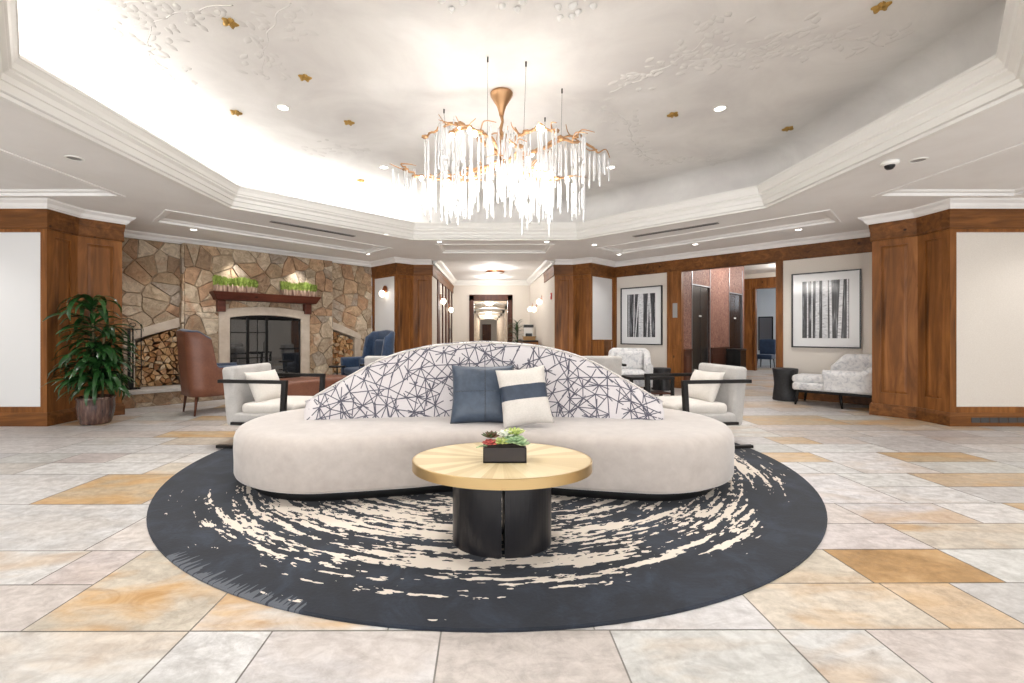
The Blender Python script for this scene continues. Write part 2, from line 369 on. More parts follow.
def offset_poly(poly, off, closed=False):      # room lies on the right-hand side
    P = [Vector(p) for p in poly]; n = len(P); out = []
    for i in range(n):
        ds = []
        if closed or i > 0: ds.append((P[i]-P[i-1]).normalized())
        if closed or i < n-1: ds.append((P[(i+1) % n]-P[i]).normalized())
        ns = [Vector((d.y, -d.x)) for d in ds]
        if len(ns) == 1: out.append(P[i]+ns[0]*off)
        else:
            b = (ns[0]+ns[1]).normalized(); out.append(P[i]+b*off/max(.3, b.dot(ns[0])))
    return out
def sweep(mb, poly, prof, closed=False, mi=0):
    rings = []
    for off, z in prof: rings.append([mb.bm.verts.new((p.x, p.y, z)) for p in offset_poly(poly, off, closed)])
    n = len(poly); m = len(prof)
    for a in range(m-1):
        for i in range(n if closed else n-1):
            j = (i+1) % n; mb.bm.faces.new((rings[a][i], rings[a][j], rings[a+1][j], rings[a+1][i])).material_index = mi
    if not closed and m > 2:
        for i in (0, n-1):
            try: mb.bm.faces.new([rings[a][i] for a in range(m)]).material_index = mi
            except ValueError: pass
    return mb
def flat(mb, outer, holes, z, mi=0):
    loops = [[Vector((p[0], p[1], 0)) for p in outer]]+[[Vector((p[0], p[1], 0)) for p in h] for h in holes]
    tri = tessellate_polygon(loops); pts = [p for l in loops for p in l]
    V = [mb.bm.verts.new((p.x, p.y, z)) for p in pts]
    for a in tri:
        try: mb.bm.faces.new([V[i] for i in a]).material_index = mi
        except ValueError: pass
    return mb
def catmull(P, k=8, closed=True):
    out = []; n = len(P)
    rng = range(n) if closed else range(n-1)
    for i in rng:
        g = lambda q: Vector(P[q % n]) if closed else Vector(P[min(max(q, 0), n-1)])
        p0, p1, p2, p3 = g(i-1), g(i), g(i+1), g(i+2)
        for j in range(k):
            t = j/k; out.append(.5*((2*p1)+(p2-p0)*t+(2*p0-5*p1+4*p2-p3)*t*t+(3*p1-p0-3*p2+p3)*t**3))
    if not closed: out.append(Vector(P[-1]))
    return out
CX = .15
def mir(p): return (2*CX-p[0], p[1])
ANG = 46.9*PI/180
LO, LA = (-2.84, 11.25), ANG          # left diagonal wall: local x along, +y behind
RO, RA = (3.14, 11.25), -ANG
def L2W(x, y, side='L'):
    o, a = (LO, LA) if side == 'L' else (RO, RA)
    return (o[0]+x*math.cos(a)-y*math.sin(a), o[1]+x*math.sin(a)+y*math.cos(a))
LK = dict(loc=(LO[0], LO[1], 0), rz=LA); RK = dict(loc=(RO[0], RO[1], 0), rz=RA)
H = 2.84; HC = 2.95; HT = 3.70

# ------------------------------------------------------------------ floor
mb = MB(); tone = mb.bm.loops.layers.float_color.new('tone'); seedl = mb.bm.faces.layers.float.new('seed')
WH, PK, GY, OC, OR, PE = (212,210,208), (202,194,189), (194,192,191), (200,180,152), (184,148,106), (208,197,183)
def tile(x0, x1, y0, y1, col, stain):
    g = .0035; v = [mb.bm.verts.new(p) for p in ((x0+g,y0+g,0),(x1-g,y0+g,0),(x1-g,y1-g,0),(x0+g,y1-g,0))]
    f = mb.bm.faces.new(v); c = s2l((lambda k: tuple(min(255, q+k+random.uniform(-1.5, 1.5)) for q in col))(random.uniform(-7, 7))); f[seedl] = random.uniform(0, 40)
    for l in f.loops: l[tone] = (c[0], c[1], c[2], stain)
PITCH = .346; ROW0 = 1.867
def rowy(i): return ROW0+PITCH*i
EX = {}   # explicit tiles: (row0, nrows) -> list
explicit = [(-1,1,-2.7,-1.21,WH,.35),(-1,1,-1.21,-.87,WH,.1),(-1,1,-.87,-.18,WH,.15),(-1,1,-.18,.51,PK,.0),(-1,1,.51,1.2,WH,.3),(-1,1,1.2,1.56,WH,.5),(-1,1,1.56,2.7,PK,.05),
 (0,1,-2.9,-1.9,PK,.0),(1,1,-2.9,-2.2,WH,.5),(1,1,-2.2,-1.9,PK,.1),(0,2,-1.9,-1.21,PE,1.0),(0,2,-1.21,-.4,WH,.9),(0,1,-.4,.45,WH,.2),(1,1,-.4,1.2,WH,.1),(0,1,.45,1.2,WH,.15),
 (0,1,1.2,1.92,PE,.8),(0,1,1.92,2.26,OC,1.0),(0,1,2.26,3.3,GY,0),(1,1,1.2,1.9,PE,.3),(1,1,1.9,2.55,OR,.7),(1,1,2.55,3.3,WH,0),
 (2,1,-.9,2.55,PK,.0),(2,1,2.55,3.7,PE,.7),(3,1,-.9,2.5,PK,.0),(3,1,2.5,3.2,WH,.6),(3,1,3.2,3.7,WH,.1),
 (2,2,-3.5,-2.25,WH,.1),(2,2,-2.25,-.9,WH,.15),(4,2,-4.3,-3.25,WH,.05),(4,2,-3.25,-2.45,OC,1.0),(4,2,-2.45,-1.5,WH,.2)]
occ = {}
for (r0, nr, x0, x1, c, s) in explicit:
    tile(x0, x1, rowy(r0), rowy(r0+nr), c, s)
    for k in range(r0, r0+nr): occ.setdefault(k, []).append((x0, x1))
def free(i):
    seg = sorted(occ.get(i, [])); out = []; x = -9.6
    for a, b in seg:
        if a > x+.02: out.append((x, a))
        x = max(x, b)
    out.append((x, 14.)); return out
def rc():
    q = random.random()
    return (WH, random.choice((.0, .1, .3))) if q < .45 else (GY, .0) if q < .58 else (PK, random.choice((0, .15))) if q < .75 else (PE, .6) if q < .88 else (OC, 1.0)
def fill(x0, x1, y0, y1):
    x = x0
    while x < x1-.01:
        w = random.uniform(.45, 1.05)
        if x1-x-w < .35: w = x1-x
        tile(x, x+w, y0, y1, *rc()); x += w
for i in range(-16, 50, 2):
    fa, fb = free(i), free(i+1)
    if fa == fb:
        for (a, b) in fa:
            x = a
            while x < b-.01:
                w = random.uniform(.6, 1.3)
                if b-x-w < .5: w = b-x
                if random.random() < .38: tile(x, x+w, rowy(i), rowy(i+2), *rc())
                else: fill(x, x+w, rowy(i), rowy(i+1)); fill(x, x+w, rowy(i+1), rowy(i+2))
                x += w
    else:
        for a, b in fa: fill(a, b, rowy(i), rowy(i+1))
        for a, b in fb: fill(a, b, rowy(i+1), rowy(i+2))
z = -.002; mb.quad([(-9.7,-3.9,z),(14.1,-3.9,z),(14.1,19.3,z),(-9.7,19.3,z)], 1)
mb.box(-9.7, 14.1, -3.9, 19.3, -.12, -.004, 1)
o = struct(mb, 'floor', ['floor', 'grout'], fix=False); o.rotation_euler = (0, 0, .004)
# ------------------------------------------------------------------ walls: panelled faces
def frame_face(p0, p1):
    d = Vector(p1)-Vector(p0); return d.length, dict(loc=(p0[0], p0[1], 0), rz=math.atan2(d.y, d.x))
def wood_panel_face(name, p0, p1, stile=.2, top=2.5, bot=.34):
    L, K = frame_face(p0, p1); mb = MB(); mb.box(0, L, .015, .09, 0, H)
    s = L*stile; mb.box(0, s, 0, .016, .17, 2.6); mb.box(L-s, L, 0, .016, .17, 2.6); mb.box(s, L-s, 0, .016, top, 2.6); mb.box(s, L-s, 0, .016, .17, bot)
    a, b, c, d = s+.012, L-s-.012, bot+.012, top-.012
    if b-a > .06:
        e = .03
        o_ = [(a, .014, c), (b, .014, c), (b, .014, d), (a, .014, d)]; i_ = [(a+e, .004, c+e), (b-e, .004, c+e), (b-e, .004, d-e), (a+e, .004, d-e)]
        V = [mb.bm.verts.new(q) for q in o_+i_]
        for k in range(4): mb.quad([V[k], V[(k+1) % 4], V[4+(k+1) % 4], V[4+k]])
        mb.quad(V[4:])
    return struct(mb, name, 'wood', **K)
def cream_face(name, p0, p1, sl=.08, sr=.08, mat='cream', top=2.545, bot=.25):
    L, K = frame_face(p0, p1); mb = MB(); mb.box(.03, L-.03, .02, .06, 0, HC, 1)
    if sl: mb.box(0, sl, -.004, .022, .17, 2.6)
    if sr: mb.box(L-sr, L, -.004, .022, .17, 2.6)
    mb.box(sl, L-sr, -.002, .022, top, 2.6); mb.box(sl, L-sr, -.002, .022, .17, bot)
    return struct(mb, name, ['wood', mat], **K)
A, B_, C_ = (-5.77, 5.97), (-5.765, 6.41), (-5.46, 6.81); E_ = L2W(-5.03, 0)
WL, P1, P2, P3, P4 = (-2.84, 11.25), (-2.10, 10.53), (-1.75, 10.83), (-1.31, 10.83), (-1.18, 15.7)
cream_face('wall_left', (-9.2, 5.97), A, 0, .08, 'white_panel')
wood_panel_face('trim_1', A, B_, .24); wood_panel_face('trim_2', B_, C_, .2); wood_panel_face('trim_3', C_, E_, .1)
cream_face('wall_back_left', WL, P1, .09, .05, 'white_panel')
wood_panel_face('trim_4', P1, P2, .12); wood_panel_face('trim_5', P2, P3, .2)
cream_face('wall_back_right', mir(P1), mir(WL), .05, .06, 'white_panel')
wood_panel_face('trim_6', mir(P2), mir(P1), .12); wood_panel_face('trim_7', mir(P3), mir(P2), .2)
wood_panel_face('trim_8', mir(B_), mir(A), .24); wood_panel_face('trim_9', mir(C_), mir(B_), .2); wood_panel_face('trim_10', mir(E_), mir(C_), .1)
cream_face('wall_right', mir(A), (9.5, 5.97), .07, 0)
crown = [(-.005, 2.585), (.018, 2.585), (.024, 2.60), (.02, 2.62), (.02, 2.73), (.026, 2.74), (.028, 2.77), (.036, 2.80), (.036, H), (-.005, H)]
based = [(-.005, 0), (.03, 0), (.03, .13), (.018, .16), (.01, .175), (-.005, .175)]
WR = mir(WL); ER = mir(E_)
pl_left = [(-9.2, 5.97), A, B_, C_, E_]; pl_bl = [WL, P1, P2, P3, (-1.18-.09, 12.3), P4]
pl_right = [(1.57, 12.4), mir(P3), mir(P2), mir(P1), WR, ER, mir(C_), mir(B_), mir(A), (9.5, 5.97)]
for nm, pl in (('trim_11', pl_left), ('trim_12', pl_bl), ('trim_13', pl_right)): struct(sweep(MB(), pl, crown), nm, 'wood_h')
opA, opB = L2W(1.68, 0, 'R'), L2W(3.49, 0, 'R')
for nm, pl in (('baseboard_left', pl_left), ('baseboard_back_left', pl_bl), ('baseboard_back_right', [(1.57, 12.4), mir(P3), mir(P2), mir(P1), WR, opA]), ('baseboard_right', [opB, ER, mir(C_), mir(B_), mir(A), (9.5, 5.97)])):
    struct(sweep(MB(), pl, based), nm, 'wood_h')
# white cove moulding between wood crown and ceiling
cove = [(-.1, H), (.05, H), (.055, 2.855), (.07, 2.86), (.09, 2.90), (.14, 2.93), (.15, HC), (-.1, HC)]
struct(sweep(MB(), pl_left+[WL, P1, P2, P3], cove), 'trim_14', 'plaster')
struct(sweep(MB(), pl_right[1:], cove), 'trim_15', 'plaster')
mb = MB()
for i in range(26): mb.box(.25+i*.12, .25+i*.12+.11, -.036, -.03, .05, .115)
struct(mb, 'trim_16', 'vent_dark', loc=(6.07, 5.97, 0))
# shell behind the camera: side walls and a window wall that lets the daylight in
mb = MB(); mb.box(-9.3, -9.2, -3.8, 6.1, 0, HC); struct(mb, 'wall_far_left', 'cream')
mb = MB(); mb.box(9.5, 9.6, -3.8, 6.1, 0, HC); struct(mb, 'wall_far_right', 'cream')
mb = MB(); mb.box(-9.3, 9.6, -3.9, -3.8, 0, .4); mb.box(-9.3, 9.6, -3.9, -3.8, 2.6, HC)
for x in (-9.3, -6.2, -3.1, 0, 3.1, 6.2, 9.3): mb.box(x-.15, x+.15, -3.9, -3.8, .4, 2.6)
struct(mb, 'wall_front', 'cream')
for i in range(6):
    mb = MB(); x0 = -9.15+i*3.1+(0); x1 = x0+2.8
    for a, b, c, d in ((x0, x1, .4, .46), (x0, x1, 2.54, 2.6), (x0, x0+.06, .4, 2.6), (x1-.06, x1, .4, 2.6), ((x0+x1)/2-.03, (x0+x1)/2+.03, .4, 2.6)): mb.box(a, b, -3.88, -3.82, c, d)
    struct(mb, 'window_%d' % (i+1), 'black_steel')
# ------------------------------------------------------------------ right diagonal wall with elevator lobby (local frame R)
def rs(mb, name, mats, **k): return struct(mb, name, mats, **RK, **k)
mb = MB(); mb.box(0, 1.40, 0, .1, 0, HC, 1); mb.box(0, .08, -.02, 0, .17, 2.6); mb.box(.08, 1.4, -.008, 0, .17, .23); rs(mb, 'wall_diagonal_right', ['wood', 'cream'])
mb = MB(); mb.box(3.61, 5.05, 0, .1, 0, HC, 1); mb.box(3.61, 5.05, -.008, 0, .17, .23); rs(mb, 'wall_alcove_right', ['wood', 'cream'])
mb = MB(); mb.box(1.39, 1.68, -.02, .1, 0, 2.6)
for z0, z1 in ((.25, .85), (.95, 2.5)): mb.box(1.47, 1.63, -.03, -.02, z0, z1)
mb.box(1.36, 1.42, -.035, .02, 0, 2.6); rs(mb, 'trim_17', 'wood', bevel=.004)
mb = MB(); mb.box(3.49, 3.61, -.02, .3, 0, 2.6); rs(mb, 'trim_18', 'wood', bevel=.004)
mb = MB(); mb.box(1.39, 3.61, .0, .3, 2.6, HC); rs(mb, 'trim_19', 'wood_h')
HL = 3.15
mb = MB(); 
def seg(y0, y1, z0, z1, mi=0): mb.box(1.58, 1.68, y0, y1, z0, z1, mi)
seg(.1, .54, 0, HL); seg(1.56, 2.86, 0, HL); seg(3.82, 3.95, 0, HL); seg(.54, 1.56, 2.32, HL); seg(2.86, 3.82, 2.27, HL)
mb.box(.4, 1.68, 3.94, 4.0, 0, HL)
rs(mb, 'wall_elevator', 'copper_wall')
mb = MB()
for y0, y1 in ((.1, .48), (1.62, 2.8)):
    mb.box(1.68, 1.70, y0, y1, 0, .82); mb.box(1.70, 1.715, y0+.05, y1-.05, .15, .7); mb.box(1.68, 1.72, y0, y1, .82, .86)
rs(mb, 'trim_20', 'wood_dark')
for i, (y0, y1, zt) in enumerate(((.54, 1.56, 2.32), (2.86, 3.82, 2.27))):
    mb = MB(); mb.box(1.62, 1.66, y0, y1, 0, zt); d = rs(mb, 'door_%d' % (i+1), 'elevator')
    mb = MB(); mb.box(1.60, 1.69, y0-.025, y0, 0, HL-.2); mb.box(1.60, 1.69, y1, y1+.025, 0, HL-.2); mb.box(1.60, 1.69, y0, y1, zt, zt+.03)
    f = mb.build('frame', 'chrome', parent=d)
    mb = MB(); ym = (y0+y1)/2; mb.box(1.66, 1.664, ym-.004, ym+.004, 0, zt); mb.build('seam', 'black_steel', parent=d)
    mb = MB()
    for q, w in ((-.08, .03), (-.03, .045), (.035, .03)): mb.box(1.66, 1.665, ym+q, ym+q+w, 1.60, 1.64)
    mb.build('floor_marker', 'sign', parent=d, label='small white lettering')
mb = MB(); mb.box(-.2, 1.25, 6.5, 6.6, 0, 3.0); mb.box(2.35, 3.8, 6.5, 6.6, 0, 3.0); mb.box(1.25, 2.35, 6.5, 6.6, 2.65, 3.0); mb.box(-.2, 1.15, 6.47, 6.5, 2.66, 3.0); mb.box(.8, 1.15, 6.47, 6.5, .2, 2.6); mb.box(1.2, 1.25, 6.44, 6.5, 0, 2.7); mb.box(2.35, 2.4, 6.44, 6.5, 0, 2.7); mb.box(1.2, 2.4, 6.44, 6.5, 2.65, 2.72)
rs(mb, 'trim_21', 'wood')
mb = MB(); mb.box(-.2, 3.8, 6.5, 6.6, 3.0, HL); mb.box(3.8, 3.9, .3, 6.6, 0, HL); mb.box(-.3, -.2, 3.9, 6.6, 0, HL); rs(mb, 'wall_lobby', 'cream')
mb = MB(); mb.box(-.3, 3.9, .3, 6.6, HL, HL+.05); mb.box(-.3, 4.5, 6.6, 9.9, 2.9, 2.95); mb.box(1.39, 3.61, .29, .3, HC, HL); rs(mb, 'ceiling_lobby', 'plaster')
mb = MB(); mb.box(-.3, 4.5, 9.8, 9.9, 0, 2.95); mb.box(-.4, -.3, 6.6, 9.9, 0, 2.95); mb.box(4.4, 4.5, 6.6, 9.9, 0, 2.95); rs(mb, 'wall_far_room', 'blue_light_wall')
# ------------------------------------------------------------------ corridor walls
mb = MB(); 
def lw(x0, x1, y0, y1, z0, z1, mi=0): mb.box(x0, x1, y0, y1, z0, z1, mi)
mb.prism([(-1.31,10.85),(-1.41,10.85),(-1.30,15.7),(-1.18,15.7)], 0, 3.05, 1)
struct(mb, 'wall_corridor_left', ['wood', 'cream'])
mb = MB()
for y0, y1 in ((11.72, 11.86), (12.7, 12.85), (13.4, 13.55), (14.2, 14.35), (15.1, 15.25)):
    xx = -1.31+(y0-10.85)*.0268; mb.box(xx-.02, xx+.035, y0, y1, 0, 2.6)
for y0, y1 in ((11.86, 12.7), (13.55, 14.2), (14.35, 15.1)):
    xx = -1.31+(y0-10.85)*.0268; mb.box(xx-.02, xx+.014, y0, y1, .15, 2.6)
struct(mb, 'trim_22', 'wood_dark')
mb = MB(); mb.prism([(1.61,10.85),(1.71,10.85),(1.60,15.7),(1.48,15.7)], 0, 3.05, 0); struct(mb, 'wall_corridor_right', ['cream'])
mb = MB(); mb.box(-1.5, -.59, 15.7, 15.8, 0, 3.05); mb.box(.86, 1.8, 15.7, 15.8, 0, 3.05); mb.box(-.59, .86, 15.7, 15.8, 2.52, 3.05); struct(mb, 'wall_corridor_back', 'cream')
mb = MB(); mb.box(-.61, -.45, 15.66, 15.95, 0, 2.52); mb.box(.71, .88, 15.66, 15.95, 0, 2.52); mb.box(-.61, .88, 15.66, 15.95, 2.34, 2.54); struct(mb, 'trim_23', 'wood_dark', bevel=.01)
mb = MB(); sweep(mb, [(-1.28, 10.9), (-1.18, 15.69), (1.48, 15.69), (1.6, 10.9)], [(-.01, 2.86), (.04, 2.86), (.06, 2.91), (.13, 2.97), (.15, 3.02), (-.01, 3.02)]); struct(mb, 'trim_24', 'moulding')
mb = MB(); mb.box(-.95, -.8, 15.95, 47.2, -.005, 2.62); mb.box(1.06, 1.2, 15.95, 47.2, -.005, 2.62); struct(mb, 'wall_passage', 'cream')
mb = MB(); mb.box(-.95, 1.2, 15.8, 47.2, 2.6, 2.7); struct(mb, 'ceiling_passage', 'plaster')
mb = MB(); mb.box(-.95, 1.2, 15.7, 47.2, -.06, .001); struct(mb, 'floor_passage', 'carpet')
mb = MB(); mb.box(-.95, 1.2, 47, 47.1, 0, 2.7); struct(mb, 'wall_passage_end', 'cream')
mb = MB(); mb.box(-.5, .42, 46.9, 47, 0, 2.12); d = struct(mb, 'door_3', 'door_wood'); MB().ball((-.38, 46.87, 1.05), .035, sub=1).build('handle', 'brass', parent=d)
mb = MB()
for y in (19, 23, 27.5, 32, 37, 42):
    mb.box(-.8, -.66, y, y+.25, 0, 2.6); mb.box(.92, 1.06, y, y+.25, 0, 2.6)
    arc = [(-.66+1.58*(i/12), 2.42+.12*math.sin(PI*i/12)) for i in range(13)]
    mb.prism_xz([(-.8, 2.6), (-.8, 2.42)]+arc+[(1.06, 2.42), (1.06, 2.6)], y, y+.25)
struct(mb, 'trim_25', 'limestone')
# ------------------------------------------------------------------ stone fireplace wall (local frame L)
def clip(poly, a, b, c):                # keep a*x+b*y<=c
    out = []
    for i in range(len(poly)):
        p, q = poly[i-1], poly[i]; dp, dq = a*p[0]+b*p[1]-c, a*q[0]+b*q[1]-c
        if (dp <= 0) != (dq <= 0):
            t = dp/(dp-dq); out.append((p[0]+(q[0]-p[0])*t, p[1]+(q[1]-p[1])*t))
        if dq <= 0: out.append(q)
    return out
def cells(region, size, rnd, asp=1.5, jit=1.25):
    xs = [p[0] for p in region]; zs = [p[1] for p in region]; dx, dz = size*asp**.5, size/asp**.5
    S = []; j = 0; z = min(zs)-dz
    while z < max(zs)+dz:
        x = min(xs)-dx+(dx/2 if j % 2 else 0)
        while x < max(xs)+dx:
            S.append((x+rnd.uniform(-.5, .5)*dx*jit, z+rnd.uniform(-.5, .5)*dz*jit)); x += dx
        z += dz; j += 1
    out = []
    for s in S:
        poly = list(region)
        for q in S:
            if q is s: continue
            d2 = (q[0]-s[0])**2+(q[1]-s[1])**2
            if d2 > (4*dx)**2: continue
            poly = clip(poly, q[0]-s[0], q[1]-s[1], ((q[0]**2+q[1]**2)-(s[0]**2+s[1]**2))/2)
            if len(poly) < 3: break
        if len(poly) >= 3: out.append(poly)
    return out
def shrink(poly, d):
    ar = sum(poly[i-1][0]*poly[i][1]-poly[i][0]*poly[i-1][1] for i in range(len(poly)))
    if ar < 0: poly = poly[::-1]
    out = list(poly); n = len(poly)
    for i in range(n):
        p, q = poly[i], poly[(i+1) % n]; ex, ey = q[0]-p[0], q[1]-p[1]; L = math.hypot(ex, ey)
        if L < 1e-6: continue
        nx, ny = ey/L, -ex/L; out = clip(out, nx, ny, nx*p[0]+ny*p[1]-d)
        if len(out) < 3: return []
    return out
PAL = [(206,186,160),(186,162,134),(220,202,178),(176,150,124),(208,178,146),(228,214,192),(184,170,154),(190,156,126),(214,196,172),(198,180,156)]
def stones(mb, tone, region, y, size, rnd, xf=lambda x, y, z: (x, y, z)):
    for poly in cells(region, size, rnd):
        a = shrink(poly, .002)
        if len(a) < 3: continue
        b = shrink(a, .014)
        if len(b) < 3: continue
        col = s2l(rnd.choice(PAL)); dep = rnd.uniform(.010, .034)
        fs = []
        ca = [mb.bm.verts.new(xf(p[0], y+.006, p[1])) for p in a]
        # ring: nearest mapping by resampling b from a: use edge-wise fan
        cx = sum(p[0] for p in b)/len(b); cz = sum(p[1] for p in b)/len(b)
        k = .93; 
        cb = [mb.bm.verts.new(xf(cx+(p[0]-cx)*k, y-dep+rnd.uniform(-.006, .006), cz+(p[1]-cz)*k)) for p in a]
        n = len(a)
        for i in range(n): fs.append(mb.bm.faces.new((ca[i], ca[(i+1) % n], cb[(i+1) % n], cb[i])))
        top = mb.bm.verts.new(xf(cx, y-dep-rnd.uniform(0, .012), cz))
        for i in range(n): fs.append(mb.bm.faces.new((cb[i], cb[(i+1) % n], top)))
        for f in fs:
            f.material_index = 0
            for l in f.loops: l[tone] = col
rnd = random.Random(5)
def ls(mb, name, mats, **k): return struct(mb, name, mats, **LK, **k)
ZB = .28
for side, nm in ((-1, 'wall_stone_left'), (1, 'wall_stone_right')):
    mb = MB(); tone = mb.bm.loops.layers.float_color.new('tone')
    f = (lambda x: x) if side < 0 else (lambda x: -5.2-x)
    def poly(P): 
        Q = [(f(x), z) for x, z in P]; return Q if side < 0 else Q[::-1]
    XL = -5.03 if side < 0 else -5.19
    colm = poly([(XL, 0), (-4.72, 0), (-4.72, 1.12), (XL, 1.0)]); up = poly([(XL, 1.0), (-4.72, 1.12), (-4.0, 1.5), (-4.0, H), (XL, H)]) if True else poly([(XL, 1.0), (-4.72, 1.12), (-4.0, 1.5), (-4.0, H), (XL, H)])
    for P in (colm, up): stones(mb, tone, P, .0, .27, rnd); mb.prism_xz(P, .006, .45, 1)
    bot = poly([(-4.72, 0), (-4.0, 0), (-4.0, ZB), (-4.72, ZB)]); mb.prism_xz(bot, .006, .45, 1)
    bk = poly([(-4.72, ZB), (-4.0, ZB), (-4.0, 1.5), (-4.72, 1.12)]); mb.prism_xz(bk, .44, .5, 1)
    ls(mb, nm, ['stone', 'mortar'])
    arc = [(-4.86+.86*i/10, (1.03+.31*(i/10)**.8)) for i in range(11)]; arc2 = [(x, z+.15+.02*math.sin(i)) for i, (x, z) in enumerate(arc)]
    mb = MB(); P = arc+[(-4.0, 1.52)]+[(x, 1.17+.35*(i/10)**.8) for i, (x, z) in reversed(list(enumerate(arc)))][1:]
    mb.prism_xz([(f(x), z) for x, z in P], -.045, .2)
    P = [(-4.86, ZB), (-4.70, ZB), (-4.70, 1.10), (-4.86, 1.05)]
    mb.prism_xz([(f(x), z) for x, z in P], -.04, .2)
    ls(mb, 'trim_26' if side < 0 else 'trim_27', 'limestone', bevel=.008)
mb = MB(); tone = mb.bm.loops.layers.float_color.new('tone')
XA, XB = -4.025, -1.17; D = -.2
for P in ([(XA, 0), (-3.38, 0), (-3.38, 1.6), (XA, 1.6)], [(-1.81, 0), (XB, 0), (XB, 1.6), (-1.81, 1.6)], [(XA, 1.6), (XB, 1.6), (XB, H), (XA, H)]):
    stones(mb, tone, P, D, .27, rnd); mb.box(P[0][0], P[1][0], D+.006, .45, P[0][1], P[2][1], 1)
for xs, sgn in ((XA, 1), (XB, -1)):
    stones(mb, tone, [(0, 0), (.2, 0), (.2, H), (0, H)], 0, .24, rnd, (lambda x, y, z, xs=xs, sgn=sgn: (xs+y*sgn, -x, z)))
ls(mb, 'wall_fireplace', ['stone', 'mortar'])
# hearth bench
mb = MB(); tone = mb.bm.loops.layers.float_color.new('tone')
mb.box(-5.03, -.17, -.50, 0, 0, .22, 1); stones(mb, tone, [(-5.03, 0), (-.17, 0), (-.17, .22), (-5.03, .22)], -.5, .2, rnd)
hb = mb.build('stone_hearth', ['stone', 'mortar'], **LK); tag(hb, 'long raised fieldstone hearth bench running below the fireplace', 'hearth')
mb = MB(); mb.box(-5.03, -.17, -.56, -.0, .22, ZB); mb.build('hearth_slab', 'slab', parent=hb, bevel=.01, label='pale smooth stone top slab')
# fireplace
fp = thing('fireplace', 'arched limestone fireplace with black gridded glass doors in the stone wall', 'fireplace', (*L2W(-2.6, -.2), ZB), LA)
W = .88; IW = .69
def archz(x, w, z0, rise): return z0+rise*(1-(x/w)**2)
P = [(-W, 0), (-IW, 0)]+[(x, archz(x, IW, 1.235, .06)) for x in [-IW+2*IW*i/14 for i in range(15)]]+[(IW, 0), (W, 0)]+[(x, archz(x, W, 1.38, .08)) for x in [W-2*W*i/14 for i in range(15)]]
mb = MB(); mb.prism_xz(P, -.075, .05); mb.build('surround', 'limestone', parent=fp, bevel=.012)
mb = MB(); mb.box(-.78, .78, .4, .44, -.02, 1.32); mb.box(-.78, -.72, .0, .42, -.02, 1.32); mb.box(.72, .78, 0, .42, -.02, 1.32); mb.box(-.78, .78, 0, .42, 1.3, 1.34); mb.box(-.78, .78, 0, .42, -.02, .004); mb.build('firebox', 'firebrick', parent=fp)
def bars(mb, x0, x1, nx, nz, w, top):
    mb.box(x0, x0+w, -.03, .0, .01, top(x0)); mb.box(x1-w, x1, -.03, .0, .01, top(x1)); mb.box(x0, x1, -.03, 0, .01, .04)
    n = 8; P = [(x0+(x1-x0)*i/n, top(x0+(x1-x0)*i/n)) for i in range(n+1)]; mb.prism_xz([(a, b-.035) for a, b in P]+[(a, b) for a, b in P[::-1]], -.03, 0)
    for i in range(1, nx): x = x0+(x1-x0)*i/nx; mb.box(x-.008, x+.008, -.02, -.01, .03, top(x)-.02)
    for z in nz: mb.box(x0, x1, -.02, -.01, z-.008, z+.008)
tp = lambda x: archz(x, IW, 1.23, .06)
for k, (x0, x1, nx, nz) in enumerate(((-.69, -.36, 1, (.95, .45)), (-.355, .0, 2, (.95, .45)), (.005, .69, 1, ()))):
    mb = MB(); bars(mb, x0, x1, nx, nz, .022, tp); dd = mb.build('glass_door', 'black_steel', parent=fp)
    mb = MB(); mb.box(x0+.015, x1-.015, -.017, -.013, .03, 1.2); mb.build('pane', 'smoked_glass', parent=dd)
mb = MB(); mb.tube([(-.03, -.04, .55), (-.03, -.07, .57), (-.03, -.07, .75), (-.03, -.04, .77)], .008); mb.build('door_handle', 'black_steel', parent=fp)
mb = MB(); 
for y in (.1, .16, .22, .28): mb.beam((-.35, y, .12), (.35, y, .12), .015, .015)
for x in (-.3, .3): mb.beam((x, .08, .1), (x, .3, .1), .02, .02); mb.beam((x, .1, 0), (x, .1, .2), .02, .02); mb.beam((x, .28, 0), (x, .28, .12), .02, .02)
mb.build('grate', 'black_steel', parent=fp)
for i, (a, b, r) in enumerate((((-.32, .14, .19), (.3, .16, .2), .055), ((-.28, .26, .19), (.33, .25, .19), .06), ((-.25, .22, .30), (.28, .15, .31), .05))):
    lg = tag(MB().tube([a, b], r, 10).build('firewood', 'bark', loc=(*L2W(-2.6, -.2), ZB), rz=LA), 'dark log lying on the grate inside the fireplace', 'log', 'logs inside the fireplace')
mt = thing('mantel_shelf', 'dark red-brown timber mantel shelf above the arched fireplace', 'mantel', (*L2W(-2.6, -.2), 1.84), LA)
mb = MB(); yb = -.001
V = [(-.96, -.22, 0), (.96, -.22, 0), (.96, yb, 0), (-.96, yb, 0), (-1.04, -.3, .15), (1.04, -.3, .15), (1.04, yb, .15), (-1.04, yb, .15)]
V = [mb.bm.verts.new(v) for v in V]
for f in ((3,2,1,0),(4,5,6,7),(0,1,5,4),(1,2,6,5),(2,3,7,6),(3,0,4,7)): mb.quad([V[i] for i in f])
mb.build('shelf', 'mantel', parent=mt, bevel=.012)
for x in (-.85, .82):
    mb = MB(); mb.prism([(x-.07, -.001), (x-.07, -.14), (x+.07, -.14), (x+.07, -.001)], -.22, 0); mb.build('corbel', 'mantel', parent=mt, bevel=.01)
